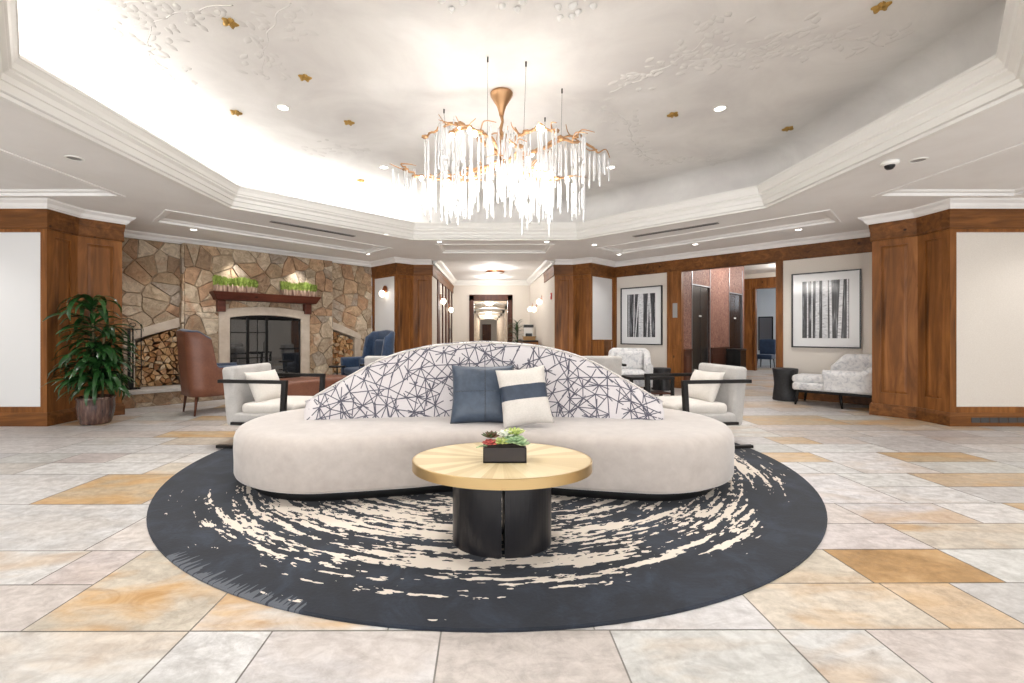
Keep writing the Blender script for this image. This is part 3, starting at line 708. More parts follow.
for i, (xa, xb) in enumerate(((-.98, -.25), (.24, .97))):
    t_ = thing('moss_planter', 'pale weathered trough of lime green grass at the %s end of the mantel' % ('left' if i == 0 else 'right'), 'planter', (*L2W(-2.6+(xa+xb)/2, -.36), 1.993), LA, 'grass troughs on the mantel')
    w = (xb-xa)/2; mb = MB(); mb.box(-w, w, -.08, .08, 0, .02)
    for a in ((-w, w, -.08, -.065), (-w, w, .065, .08), (-w, -w+.02, -.08, .08), (w-.02, w, -.08, .08)): mb.box(a[0], a[1], a[2], a[3], 0, .115)
    n = 9
    for q in range(n): xx = -w+.03+q*(2*w-.06)/(n-1); mb.tube([(xx+random.uniform(-.01, .01), -.083, 0), (xx, -.086, .1+random.uniform(0, .04))], .011, 5)
    mb.build('trough', 'trough', parent=t_)
    mb = MB(); mb.box(-w+.02, w-.02, -.065, .065, .05, .12)
    for q in range(900):
        x, y = random.uniform(-w, w), random.uniform(-.085, .085); h = .235+random.uniform(-.05, .05)+.02*math.sin(x*14); lx, ly = random.uniform(-.03, .03), random.uniform(-.03, .03); a = random.uniform(0, PI)
        dx, dy = math.cos(a)*.008, math.sin(a)*.008
        mb.bm.faces.new([mb.bm.verts.new(v) for v in ((x-dx, y-dy, .1), (x+dx, y+dy, .1), (x+lx+dx, y+ly+dy, h), (x+lx-dx, y+ly-dy, h))])
    mb.build('grass', 'moss', parent=t_, fix=False)
# firewood stacked in both niches, one object per log
def arcz(u): return 1.03+.31*max(0, u)**.8
for side in (-1, 1):
    f = (lambda x: x) if side < 0 else (lambda x: -5.2-x)
    lab = 'split log in the firewood stack left of the fireplace' if side < 0 else 'split log in the firewood stack right of the fireplace'
    grp = 'firewood in the left niche' if side < 0 else 'firewood in the right niche'
    reg = [(-4.69, ZB+.003), (-4.035, ZB+.003), (-4.035, 1.33), (-4.35, 1.21), (-4.69, 1.05)]
    cl = [shrink(p, .005) for p in cells(reg, .088, random.Random(3+side), 1.15, 1.0)]
    for p in cl:
        if len(p) < 3: continue
        ar = abs(sum(p[i-1][0]*p[i][1]-p[i][0]*p[i-1][1] for i in range(len(p))))/2
        if ar < .0012: continue
        if len(p) > 4 and random.random() < .75:           # split logs are wedges: drop corners
            while len(p) > random.choice((3, 4, 4)):
                best = min(range(len(p)), key=lambda i: abs((p[i][0]-p[i-1][0])*(p[(i+1) % len(p)][1]-p[i-1][1])-(p[i][1]-p[i-1][1])*(p[(i+1) % len(p)][0]-p[i-1][0])))
                p = p[:best]+p[best+1:]
        q = [(f(x), z) for x, z in p]; cx = sum(a[0] for a in q)/len(q); cz = min(a[1] for a in q); y0 = random.uniform(-.02, .05)
        mb = MB(); mb.prism_xz([(x-cx, z-cz) for x, z in q], 0, .36)
        w = L2W(cx, y0); o = mb.build('firewood_log', 'log', loc=(w[0], w[1], cz), rz=LA, bevel=.004); tag(o, lab, 'log', grp)
# fire tools
ft = thing('fireplace_tools', 'tall dark metal fireplace tool set on the hearth beside the left firewood', 'fireplace tools', (*L2W(-4.76, -.22), ZB), LA)
mb = MB(); mb.lathe([(0, 0), (.11, 0), (.11, .015), (.02, .03), (0, .03)], 20); mb.build('base', 'black_steel', parent=ft)
mb = MB(); mb.tube([(0, 0, .02), (0, 0, 1.05)], .012); mb.beam((-.1, 0, 1.0), (.12, 0, 1.0), .014, .014); mb.tube([(-.0+.04*math.cos(a*PI/6), 0, 1.08+.03*math.sin(a*PI/6)) for a in range(13)], .006); mb.build('stand', 'black_steel', parent=ft)
mb = MB(); mb.box(-.075, -.035, -.03, -.01, .2, 1.02); mb.box(-.11, .0, -.035, -.008, .02, .22); mb.build('shovel', 'black_steel', parent=ft)
mb = MB(); mb.tube([(.11, -.02, 1.06), (.11, -.02, .1), (.13, -.02, .06)], .008); mb.ball((.11, -.02, 1.07), .02, sub=1); mb.build('poker', 'black_steel', parent=ft)

# ------------------------------------------------------------------ ceiling
CY = 4.7
def octo(a): t = a*math.tan(PI/8); return [(CX-a, CY-t), (CX-a, CY+t), (CX-t, CY+a), (CX+t, CY+a), (CX+a, CY+t), (CX+a, CY-t), (CX+t, CY-a), (CX-t, CY-a)]   # clockwise from above: centre on the right
tray = octo(3.62)
def diagcoffer(m):
    P = [(-2.0, 9.26), (-4.5, 6.45), (-5.1, 7.05), (-2.62, 9.85)]; return [mir(p) for p in P] if m else P
cof = [[(-4.63, 5.7), (-4.63, 2.0), (-6.3, 2.0), (-6.3, 5.7)], diagcoffer(0), diagcoffer(1), [(-.95, 8.9), (-.95, 9.8), (1.25, 9.8), (1.25, 8.9)]]
cof.append([mir(p) for p in cof[0]])
mb = MB(); flat(mb, [(-9.3, -3.9), (9.6, -3.9), (9.6, 6.3), (6.7, 7.7), (3.3, 11.4), (2.3, 10.9), (1.7, 10.84), (-1.4, 10.84), (-2, 10.9), (-3.0, 11.4), (-6.6, 7.7), (-9.3, 6.3)], [tray]+cof, HC)
for c in cof:
    ar = sum(c[i-1][0]*c[i][1]-c[i][0]*c[i-1][1] for i in range(4)); cc = c if ar < 0 else c[::-1]
    sweep(mb, cc, [(-.06, HC), (-.06, HC-.012), (0, HC-.012), (0, HC+.02), (.05, HC+.028), (.07, HC+.05)], True)
    mb.bm.faces.new([mb.bm.verts.new((p.x, p.y, HC+.05)) for p in offset_poly(cc, .07, True)])
struct(mb, 'ceiling', 'plaster', fix=False)
mb = MB(); sweep(mb, tray, [(-.10, HC), (-.10, HC-.02), (-.03, HC-.025), (-.02, HC), (0, HC+.01), (.015, HC+.05), (.02, HC+.065), (.035, HC+.07), (.045, HC+.11), (.075, HC+.135), (.075, HC+.15), (.09, HC+.16), (.10, HC+.20), (.12, HC+.235), (.13, HC+.24), (.13, 3.215), (.10, 3.215), (.09, 3.2), (-.3, 3.2)], True); struct(mb, 'trim_28', 'moulding')
mb = MB(); pr = [(-.3, 3.2), (-.3, 3.45)]+[(-.3+.25*(1-math.cos(a*PI/16)), 3.45+.25*math.sin(a*PI/16)) for a in range(1, 9)]
sweep(mb, tray, pr, True); mb.bm.faces.new([mb.bm.verts.new((p.x, p.y, HT)) for p in offset_poly(tray, -.05, True)])
for f in mb.bm.faces: f.smooth = len(f.verts) == 4
struct(mb, 'ceiling_tray', 'tray_plaster')
mb = MB(); mb.box(-1.6, 1.85, 10.83, 15.8, 3.02, 3.1); mb.box(-1.5, 1.8, 10.80, 10.86, HC, 3.1); struct(mb, 'ceiling_corridor', 'plaster')
# ceiling fittings
def at_z(px, py, z): Y = (z-EYE)*455/(333-py); return ((px-487)/455*Y, Y, z)   # only to note where fittings sit
def disc_fix(name, label, cat, p, r, group, glow='lamp', lit=True):
    t_ = thing(name, label, cat, p, 0, group)
    mb = MB(); mb.lathe([(r*1.25, 0), (r*1.25, -.006), (r*1.02, -.01), (r, -.004), (r, 0)], 24); mb.build('trim_ring', 'moulding', parent=t_)
    mb = MB(); mb.lathe([(0, -.003), (r, -.003)], 24); mb.build('lens', glow if lit else 'vent', parent=t_)
    return t_
down_t = [(-2.24, 5.0), (-1.54, 6.8), (1.85, 6.8), (2.57, 5.02), (-1.54, 2.6), (1.85, 2.6)]
down_r = [(-1.78, 7.95), (-.9, 8.6), (1.13, 8.6), (2.1, 8.9), (-2.6, 9.95), (2.9, 10.0), (-4.9, 7.6), (5.2, 7.6), (-3.7, 8.7), (4.05, 8.85), (-6.9, 5.0), (7.2, 5.0), (-6.9, 2.2), (7.2, 2.2), (-4.4, 2.4), (4.7, 2.4), (-2.2, -.2), (2.5, -.2)]  # entries out of view are added for more light from above
for i, (x, y) in enumerate(down_t):
    disc_fix('recessed_light', ['recessed light in the tray ceiling, %s' % q for q in ('nearer one on the left', 'farther one on the left', 'farther one on the right', 'nearer one on the right', 'one out of frame at the near left', 'one out of frame at the near right')][i], 'ceiling light', (x, y, HT), .055, 'recessed lights in the tray ceiling')
lbl = ['bright recessed light just outside the left back corner of the tray', 'recessed light in the lower ceiling left of the corridor mouth', 'recessed light in the lower ceiling right of the corridor mouth', 'recessed light in front of the right vent slot, near the back pier', 'recessed light close to the back left pier', 'recessed light above the small framed birch picture', 'recessed light above the left grass trough end of the stone wall', 'recessed light above the large framed birch picture', 'recessed light close to the stone wall above the mantel', 'recessed light before the elevator opening', 'added unseen recessed light near the far left wall', 'added unseen recessed light near the far right wall', 'added unseen recessed light beyond the left frame edge', 'added unseen recessed light beyond the right frame edge', 'added unseen recessed light outside the tray, overhead at the left', 'added unseen recessed light outside the tray, overhead at the right', 'added unseen recessed light behind the viewpoint on the left', 'added unseen recessed light behind the viewpoint on the right']
for i, (x, y) in enumerate(down_r): disc_fix('recessed_light', lbl[i], 'ceiling light', (x, y, HC), .048, 'recessed lights in the lower ceiling')
for k, (x, y, lab) in enumerate(((-4.08, 4.5, 'small round unlit ceiling speaker on the left, beside the coffer'), (4.31, 4.55, 'small round unlit ceiling speaker on the right, beside the dome camera'))):
    disc_fix('ceiling_speaker', lab, 'speaker', (x, y, HC), .06, None, lit=False)
cam_ = thing('dome_camera', 'small white dome security camera under the right lower ceiling', 'security camera', (4.07, 4.6, HC+.002))
MB().lathe([(0, 0), (.075, 0), (.08, -.02), (.07, -.035), (.05, -.04), (0, -.04)], 24).build('housing', 'moulding', parent=cam_)
MB().lathe([(.045, -.04), (.04, -.06), (.025, -.078), (0, -.083)], 20).build('dome', 'black', parent=cam_)
for k, (p0, p1) in enumerate((((-3.34, 7.03), (-2.36, 8.11)), ((2.62, 8.13), (3.62, 7.13)))):
    L, K = frame_face(p0, p1); K['loc'] = (p0[0], p0[1], HC)
    t_ = thing('air_vent', 'long grey linear air vent in the %s lower ceiling' % ('left' if k == 0 else 'right'), 'vent', K['loc'], K['rz'], 'linear air vents')
    mb = MB(); mb.box(0, L, -.05, .05, -.012, -.001); mb.build('frame', 'vent', parent=t_)
    mb = MB()
    for q in range(3): mb.box(.02, L-.02, -.035+q*.027, -.018+q*.027, -.014, -.012)
    mb.build('slot', 'vent_dark', parent=t_)
gold = [(230,22,'leftmost gold flower high on the tray ceiling'),(305,77,'gold flower above the left recessed light'),(236,112,'gold flower near the left edge of the tray'),(349,122,'gold flower left of the chandelier'),(361,180,'smallest gold flower near the back left edge of the tray'),(673,114,'gold flower right of the chandelier'),(788,128,'gold flower near the right edge of the tray'),(881,6,'gold flower at the top right of the tray')]
def petal(mb, c, r, a, w, z0, lift=.0, mi=0, n=6):
    d = Vector((math.cos(a), math.sin(a), 0)); s = Vector((-d.y, d.x, 0)); c = Vector(c); L = []; R = []; Cc = []
    for i in range(n+1):
        t = i/n; ww = w*math.sin(PI*min(.97, t*.92+.05))**.8
        p = c+d*r*t; zz = z0-lift*math.sin(PI*t)
        Cc.append(mb.bm.verts.new((p.x, p.y, zz-.4*w*(.25 if lift < .008 else 1)))); L.append(mb.bm.verts.new((p.x+s.x*ww, p.y+s.y*ww, z0+.002))); R.append(mb.bm.verts.new((p.x-s.x*ww, p.y-s.y*ww, z0+.002)))
    for i in range(n):
        for A_, B2 in ((L, Cc), (Cc, R)):
            f = mb.bm.faces.new((A_[i], A_[i+1], B2[i+1], B2[i])); f.smooth = True; f.material_index = mi
for px, py, lab in gold:
    x, y, z = at_z(px, py, HT); r = .065
    t_ = thing('gold_flower', lab, 'ceiling ornament', (x, y, HT), random.uniform(0, 2), 'gold flowers on the tray ceiling')
    mb = MB()
    for k in range(5): petal(mb, (0, 0, 0), r, k*2*PI/5, .025, -.006, .015)
    mb.build('petals', 'gold_leaf', parent=t_); MB().ball((0, 0, -.02), .014, sub=1).build('flower_centre', 'gold_leaf', parent=t_)
def branch(pix, lab, seed, mat='relief', spread=.16, leaves=10):
    rn = random.Random(seed); P = [Vector(at_z(a, b, HT)[:2]) for a, b in pix]
    C0 = P[0]; Q = catmull([tuple(p-C0) for p in P], 8, False)
    t_ = thing('leaf_relief', lab, 'ceiling ornament', (C0.x, C0.y, HT), 0, 'plaster branches on the tray ceiling')
    mb = MB(); 
    if len(Q) > 2: mb.tube([(q.x+.012*math.sin(q.length*23), q.y+.012*math.cos(q.length*19), .0) for q in Q], [.006*(1-.6*i/len(Q)) for i in range(len(Q))], 6); mb.build('branch', mat, parent=t_)
    mb = MB()
    for i, q in enumerate(Q[3:]):
        for k in range(max(1, int(leaves/6))):
            a = rn.uniform(0, 2*PI); d = rn.uniform(.02, spread)*1.6; c = (q.x+math.cos(a)*d, q.y+math.sin(a)*d, 0)
            petal(mb, c, rn.uniform(.07, .12), rn.uniform(0, 2*PI), rn.uniform(.025, .04), -.001, .005)
    mb.build('leaves', mat, parent=t_)
branch([(232,4),(185,12),(155,22),(148,45),(155,65),(175,88)], 'trailing plaster branch of leaves on the left of the tray ceiling', 1, leaves=16)
branch([(150,0),(110,6),(70,10)], 'short plaster branch at the top left corner of the tray ceiling', 2, leaves=12)
branch([(290,2),(275,20),(265,48),(262,75)], 'plaster branch hanging right of the leftmost gold flower', 3, leaves=16)
branch([(150,45),(110,48),(85,52)], 'small plaster leaf cluster in the bright left cove glow', 4, leaves=8)
branch([(370,150),(350,150),(330,148),(300,150)], 'faint plaster branch near the back left of the tray ceiling', 5, leaves=10)
branch([(610,92),(650,75),(690,52),(715,28)], 'plaster branch rising right of the chandelier wires', 6, leaves=18)
branch([(690,60),(730,58),(755,50),(790,30)], 'plaster leaf branch in the upper right of the tray ceiling', 7, leaves=16)
branch([(755,55),(800,48),(840,40),(885,46)], 'plaster branch reaching toward the right edge of the tray ceiling', 8, leaves=16)
branch([(600,108),(625,120),(635,145),(655,160),(700,160),(735,165)], 'long curling plaster branch near the back right of the tray ceiling', 9, leaves=14)
for k, (px, py) in enumerate(((452, 1), (512, 2), (566, 10), (583, 4))):
    x, y, z = at_z(px, py, HT); t_ = thing('white_leaf_spray', ['bright white leaf spray above the chandelier, leftmost at the top edge', 'bright white leaf spray straight above the bell canopy', 'bright white leaf spray, lower of the right pair at the top edge', 'bright white leaf spray, rightmost at the top edge'][k], 'ceiling ornament', (x, y, HT), k, 'white leaf sprays on the tray ceiling')
    mb = MB()
    for q in range(4): petal(mb, (math.cos(q*1.7)*.05, math.sin(q*1.7)*.05, 0), .06, q*1.7, .028, -.006, .02)
    mb.build('leaves', 'relief_white', parent=t_)

# ------------------------------------------------------------------ chandelier
ch = thing('chandelier', 'large gilded branch chandelier hung with clear glass icicles under the tray ceiling', 'chandelier', (CX, CY, HT))
mb = MB(); mb.lathe([(0, 0), (.11, 0), (.118, -.01), (.115, -.03), (.085, -.08), (.05, -.14), (.03, -.2), (.022, -.24), (0, -.24)], 32); mb.build('canopy', 'gold', parent=ch)
mb = MB(); mb.tube([(0, 0, -.23), (.01, 0, -.3), (-.012, .005, -.38), (.012, 0, -.46), (0, 0, -.56), (.02, .01, -.68), (0, 0, -.78)], [.02, .014, .02, .024, .03, .034, .02], 10)
for a in range(5): mb.tube([(.05*math.cos(a*1.3+i*.5)*(1-.1*i), .05*math.sin(a*1.3+i*.5), -.42-.06*i) for i in range(7)], .009, 6)
mb.build('stem', 'gold', parent=ch)
rn = random.Random(21)
mains = [[(0,0,-.66),(-.25,-.05,-.5),(-.42,.0,-.33),(-.6,.0,-.34),(-.78,.02,-.40),(-.86,-.02,-.48)],
 [(0,0,-.7),(-.3,.1,-.78),(-.65,.08,-.86),(-.95,.05,-.83),(-1.12,.0,-.73)],
 [(0,0,-.66),(.2,.05,-.66),(.42,.02,-.58),(.66,.0,-.46),(.85,-.03,-.46)],
 [(0,0,-.7),(.35,-.1,-.64),(.65,-.15,-.56),(.92,-.12,-.58),(1.05,-.1,-.66)],
 [(0,0,-.68),(.1,-.3,-.62),(.3,-.5,-.6),(.5,-.6,-.66)],
 [(0,0,-.68),(-.12,-.3,-.6),(-.3,-.5,-.6),(-.5,-.62,-.68)],
 [(0,0,-.68),(.15,.3,-.62),(.4,.5,-.6),(.7,.55,-.64)],
 [(0,0,-.68),(-.15,.3,-.66),(-.4,.5,-.62),(-.7,.5,-.7)],
 [(0,0,-.74),(.2,-.1,-.86),(.5,-.05,-.92),(.8,.0,-.86)],
 [(0,0,-.74),(-.2,-.15,-.88),(-.45,-.2,-.98),(-.6,-.15,-.92)],
 [(0,0,-.72),(.02,-.2,-.82),(.1,-.45,-.85),(.15,-.6,-.8)]]
attach = []
for P in mains:
    P = [(x*.93, y, z) for x, y, z in P]; Q = catmull(P, 6, False)
    for i in range(1, len(Q)-1): Q[i] = Q[i]+Vector((rn.uniform(-.014, .014), rn.uniform(-.014, .014), rn.uniform(-.016, .016)))
    mb = MB(); mb.tube(Q, [.022*(1-.62*i/len(Q)) for i in range(len(Q))], 7)
    for k in range(5):
        i = rn.randrange(5, len(Q)); q = Q[i]; a = rn.uniform(0, 2*PI); L = rn.uniform(.1, .26)
        T = [q, q+Vector((math.cos(a)*L*.5, math.sin(a)*L*.5, rn.uniform(-.02, .06))), q+Vector((math.cos(a+.4)*L, math.sin(a+.4)*L, rn.uniform(-.04, .09)))]
        T = catmull([tuple(v) for v in T], 4, False); mb.tube(T, [.008-.005*j/len(T) for j in range(len(T))], 5); attach += T[2:]
    for k in range(3):
        i = rn.randrange(6, len(Q)); mb.ball(tuple(Q[i]), rn.uniform(.025, .04), sub=1, sc=(1.2, 1, .6))
    mb.build('branch', 'gold', parent=ch); attach += Q[6:]*2
rest = MB(); cnt = 0; used = []
def icicle(mb, p, L, r):
    p = Vector(p); mb.tube([p, p+Vector((0, 0, -.03))], .0015, 4); n = 6; pts = []; rad = []
    for i in range(n+1):
        t = i/n; pts.append(p+Vector((rn.uniform(-.002, .002), rn.uniform(-.002, .002), -.03-L*t))); rad.append(r*(.55+.45*math.sin(PI*min(1, t*1.3+.12))) if t < .75 else r*(.7+.5*(t-.75)))
    mb.tube(pts, rad, 7)
for k in range(1400):
    if cnt >= 330: break
    p = rn.choice(attach)
    p = p+Vector((rn.uniform(-.03, .03), rn.uniform(-.03, .03), -.012))
    if any((p-u).xy.length < .018 and abs(p.z-u.z) < .2 for u in used): continue
    dist = p.xy.length; L = rn.uniform(.2, .40) if dist < .9 else rn.uniform(.16, .3)
    used.append(p)
    for tier in range(1 if rn.random() < .35 or dist > .85 else (2 if rn.random() < .6 else 3)):
        pp = p-Vector((0, 0, tier*(L+.04)));
        if pp.z-L < -1.36: continue
        if cnt < 99: mb = MB(); icicle(mb, pp, L, rn.uniform(.009, .013)); mb.build('glass_icicle', 'crystal', parent=ch)
        else: icicle(rest, pp, L, rn.uniform(.009, .013))
        cnt += 1
o = rest.build('glass_icicles', 'crystal', parent=ch); o['kind'] = 'stuff'
for k in range(18):
    p = rn.choice([q for q in attach if q.xy.length < .95]); mb = MB(); mb.ball((p.x, p.y, p.z-.03), .020, sub=2, sc=(1, 1, 1.5)); mb.build('bulb', 'bulb', parent=ch)
for (px, py, Y, zb) in ((444,109,5.04,3.3),(487.8,57,4.09,3.1),(526,62,4.16,3.1),(562,89,4.62,3.15),(545,118,5.24,3.1),(483.6,131.6,5.6,3.0),(600,126,4.9,3.0)):
    if px == 600: continue
    x = (px-487)/455*Y-CX; mb = MB(); mb.tube([(x, Y-CY, 0), (x, Y-CY, -.045)], .008, 8); mb.tube([(x, Y-CY, -.04), (x+rn.uniform(-.05, .05), (Y-CY)*.6, zb-HT)], .0018, 5); mb.build('suspension_wire', 'black_steel', parent=ch)

# ------------------------------------------------------------------ rug
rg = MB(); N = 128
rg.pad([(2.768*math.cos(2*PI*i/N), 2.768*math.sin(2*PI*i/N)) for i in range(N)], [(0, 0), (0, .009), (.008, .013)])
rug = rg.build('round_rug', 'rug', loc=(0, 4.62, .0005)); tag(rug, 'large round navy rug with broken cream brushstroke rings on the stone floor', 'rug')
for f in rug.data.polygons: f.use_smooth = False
RT = .0135
# ------------------------------------------------------------------ sofa
SX = -.025
sofa = thing('curved_sofa', 'long greige velvet curved sofa with arched line-patterned backrest on the rug', 'sofa', (SX, 3.95, RT))
def lobe():
    P = []; c = 1.225; r = .84
    for i in range(13):                 # right lobe, from front-inner around to back
        a = -PI/2-.25+(PI+.5)*i/12; P.append((c+r*math.cos(a), .02+r*math.sin(a)*(1.0)))
    return P
R_ = lobe()
fr = [(-.55, -.70), (-.25, -.62), (0, -.60), (.25, -.62), (.55, -.70)]
bk = [(.55, .88), (0, .9), (-.55, .88)]
Lm = [(-x, y) for x, y in reversed(R_)]
outline = catmull(fr+R_+bk+Lm, 5)
outline = [(p.x, p.y) for p in outline]
mb = MB(); mb.pad(outline, [(.13, 0), (.13, .1)]); mb.build('plinth', 'plinth', parent=sofa)
mb = MB(); mb.pad(outline, [(.10, .088), (.03, .088), (.008, .10), (0, .12), (0, .20), (-.004, .30), (0, .385), (.012, .42), (.035, .447), (.07, .462), (.13, .47), (.25, .475)]); mb.build('seat', 'velvet', parent=sofa)
mb = MB(); uvl = mb.bm.loops.layers.uv.new('UVMap'); 
hx = [(0, 1.150), (.3, 1.12), (.47, 1.068), (.63, .985), (.84, .80), (1, .655)]
def hgt(u):
    u = abs(u)
    for (a, ha), (b, hb_) in zip(hx, hx[1:]):
        if u <= b:
            t = (u-a)/(b-a); t = t; return ha+(hb_-ha)*t
    return hx[-1][1]
hs = [hgt(-1+2*i/60) for i in range(61)]
for _ in range(3): hs = [hs[0]]+[(hs[i-1]+2*hs[i]+hs[i+1])/4 for i in range(1, 60)]+[hs[-1]]
rings = []
for i in range(61):
    u = -1+2*i/60; x = 1.505*u; yf = .05-.19*u*u; h = hs[i]-RT; th_ = .30-.06*abs(u)
    prof = [(yf, .45), (yf+.005, .55*h+.2), (yf+.03, h-.05), (yf+.045, h-.018), (yf+.075, h), (yf+th_-.06, h), (yf+th_-.02, h-.03), (yf+th_, h-.08), (yf+th_+.01, .45)]
    if i in (0, 60):
        prof = [(a+(.03 if k < 4 else -.03), b-(.015 if 1 < k < 8 else 0)) for k, (a, b) in enumerate(prof)]
        x = 1.52*u
    rings.append([mb.bm.verts.new((x, a, b)) for a, b in prof])
for i in range(60):
    acc = 0
    for k in range(8):
        f = mb.bm.faces.new((rings[i][k], rings[i+1][k], rings[i+1][k+1], rings[i][k+1])); f.smooth = True
        for l in f.loops: l[uvl].uv = (l.vert.co.x, l.vert.co.z+(l.vert.co.y if k > 3 else 0)+ (0 if k < 5 else 3))
for rr_, sg in ((rings[0], -1), (rings[-1], 1)):
    f = mb.bm.faces.new(rr_)
    for l in f.loops: l[uvl].uv = (l.vert.co.y+sg*5, l.vert.co.z)
# stitched network of straight lines following the curved face
rn = random.Random(12); XX = 1.505
def prof_at(u):
    f = (u+1)*30; i = min(59, max(0, int(f))); t = f-i; a, b = rings[i], rings[i+1]
    return [a[k].co.lerp(b[k].co, t) for k in range(8)]
def surf(x, v):                 # v metres up the face from the seat line
    pr = prof_at(max(-.999, min(.999, x/XX))); L = 0
    for a, b in zip(pr, pr[1:]):
        d = (b-a).length
        if L+d >= v: return a.lerp(b, (v-L)/d), True
        L += d
    return pr[-1], False
pts = []; tries = 0
while len(pts) < 300 and tries < 20000:
    tries += 1; x, v = rn.uniform(-1.58, 1.58), rn.uniform(-.08, 1.0)
    if v > hgt(min(1, abs(x)/XX))-.45+.36: continue
    if all((x-a)**2+(v-b)**2 > .082**2 for a, b in pts): pts.append((x, v))
def ribbon(a, b, w=.0042):
    L = math.hypot(b[0]-a[0], b[1]-a[1]); n = max(2, int(L/.03)); px_, pv = -(b[1]-a[1])/L*w, (b[0]-a[0])/L*w; prev = None
    for k in range(n+1):
        t = k/n; x, v = a[0]+(b[0]-a[0])*t, a[1]+(b[1]-a[1])*t
        if v < 0 or abs(x) > XX-.012: prev = None; continue
        q, ok = surf(x, v)
        if not ok: prev = None; continue
        q2, _ = surf(x, v+.01); q3, _ = surf(max(-XX, min(XX, x+.01)), v); nn = (q3-q).cross(q2-q)
        if nn.length < 1e-9: prev = None; continue
        nn.normalize(); nn = nn if nn.y < 0 or nn.z > .5 else -nn
        s1, _ = surf(x+px_, v+pv); s2, _ = surf(x-px_, v-pv)
        row = (mb.bm.verts.new(s1+nn*.0016), mb.bm.verts.new(s2+nn*.0016))
        if prev: f = mb.bm.faces.new((prev[0], prev[1], row[1], row[0])); f.material_index = 1
        prev = row
done = set()
for i, p in enumerate(pts):
    near = sorted(range(len(pts)), key=lambda j: (pts[j][0]-p[0])**2+(pts[j][1]-p[1])**2)[1:9]
    rn.shuffle(near)
    for j in near[:4]:
        if (j, i) in done: continue
        done.add((i, j)); q = pts[j]; e0, e1 = rn.choice((0, 0, rn.uniform(.3, .9))), rn.choice((0, 0, rn.uniform(.2, .8)))
        ribbon((p[0]-(q[0]-p[0])*e0, p[1]-(q[1]-p[1])*e0), (q[0]+(q[0]-p[0])*e1, q[1]+(q[1]-p[1])*e1))
mb.build('backrest', ['lines', 'line_thread'], parent=sofa, fix=False)
mb = MB(); 
mb.tube([(1.505*(-1+2*i/60), .05-.19*(-1+2*i/60)**2+.04, hs[i]-RT-.012) for i in range(1, 60)], .006, 6); mb.build('piping', 'white_fabric', parent=sofa)
# scatter cushions
def pillow(w, h, t, mats, band=None, seam=False, n=18):
    mb = MB(); g = {}
    for s in (-1, 1):
        for i in range(n+1):
            for j in range(n+1):
                u, v = -1+2*i/n, -1+2*j/n; e = max(abs(u), abs(v))
                if e > .999 and s == 1 and (-1, i, j) in g: g[(1, i, j)] = g[(-1, i, j)]; continue
                pin = 1-.10*(1-abs(v)**2)*abs(u)**3*0-.0
                x = u*w/2*(1-.07*(1-v*v)*abs(u)); z = v*h/2*(1-.07*(1-u*u)*abs(v))
                y = s*t/2*((1-u**4)*(1-v**4))**.5*(1-.15*(u*u+v*v)/2)+.006*noise.noise(Vector((u*2.5+s*4, v*2.5, w*9)))*(1-e**4)
                if seam and s == -1:
                    y += .006*(math.exp(-(u*w/.02)**2)+math.exp(-(v*h/.02)**2))
                g[(s, i, j)] = mb.bm.verts.new((x, y, z))
        for i in range(n):
            for j in range(n):
                q = []
                for v_ in (g[(s,i,j)], g[(s,i+1,j)], g[(s,i+1,j+1)], g[(s,i,j+1)]):
                    if v_ not in q: q.append(v_)
                f = mb.bm.faces.new(q if s < 0 else q[::-1]); f.smooth = True
                vm = -1+2*(j+.5)/n
                if band and band[0] < vm < band[1]: f.material_index = 1
    return mb
def place(o, loc, rot): o.location = loc; o.rotation_euler = rot; return o
SZ = .475+RT
o = pillow(.53, .50, .17, None, seam=False, n=34).build('scatter_cushion', ['navy_leather']); cush = o; place(o, (-.035, 3.76, SZ+.228), (-.36, 0, .0)); tag(o, 'square slate blue leather cushion with a stitched cross seam on the sofa', 'cushion')
mb = MB()
def py_(u, v): return -.17/2*((1-u**4)*(1-v**4))**.5*(1-.15*(u*u+v*v)/2)+.006*noise.noise(Vector((u*2.5-4, v*2.5, .53*9)))*(1-max(abs(u), abs(v))**4)-.0005
mb.tube([(.02, py_(.08, v), v*.25) for v in [-.96+1.92*i/30 for i in range(31)]], .0022, 5)
mb.tube([(u*.265, py_(u, .02), .005) for u in [-.96+1.92*i/30 for i in range(31)]], .0016, 5)
mb.build('seam', 'black', parent=cush, label='dark stitched cross seam')
o = pillow(.40, .47, .15, None, (-.14, .36), n=28).build('scatter_cushion', ['white_fabric', 'navy_band']); place(o, (.295, 3.60, SZ+.232), (-.34, -.10, .10)); tag(o, 'ivory cushion with a wide navy band leaning on the sofa back', 'cushion')
# ------------------------------------------------------------------ coffee table
ct = thing('coffee_table', 'brass-rimmed coffee table with sunburst top on a split black drum before the sofa', 'coffee table', (.087, 2.66, RT))
TH = .49-RT
def squash(mb, k):
    for v in mb.bm.verts: v.co.y *= k
mb = MB()
mb.lathe([(0, TH), (.511, TH)], 96); squash(mb, .75); mb.build('tabletop', 'tabletop', parent=ct)
mb = MB(); mb.lathe([(.511, TH+.0005), (.518, TH+.0005)], 96); mb.lathe([(.518, TH+.0005), (.521, TH-.002)], 96); mb.lathe([(.521, TH-.002), (.521, TH-.055)], 96); mb.lathe([(.521, TH-.055), (0, TH-.055)], 96); squash(mb, .75); mb.build('rim', 'brass', parent=ct, label='polished brass rim')
for s in (0, 1):
    mb = MB(); a0 = PI*s+PI/2+.03; n = 32
    pts = [(.287*math.cos(a0+(PI-.06)*i/n), .287*math.sin(a0+(PI-.06)*i/n)) for i in range(n+1)]
    mb.prism(pts, 0, TH-.056); squash(mb, .79); o = mb.build('base', 'black', parent=ct)
pl = thing('succulent_planter', 'low dark rectangular box of mixed succulents on the brass table', 'planter', (.1, 2.615, .4915))
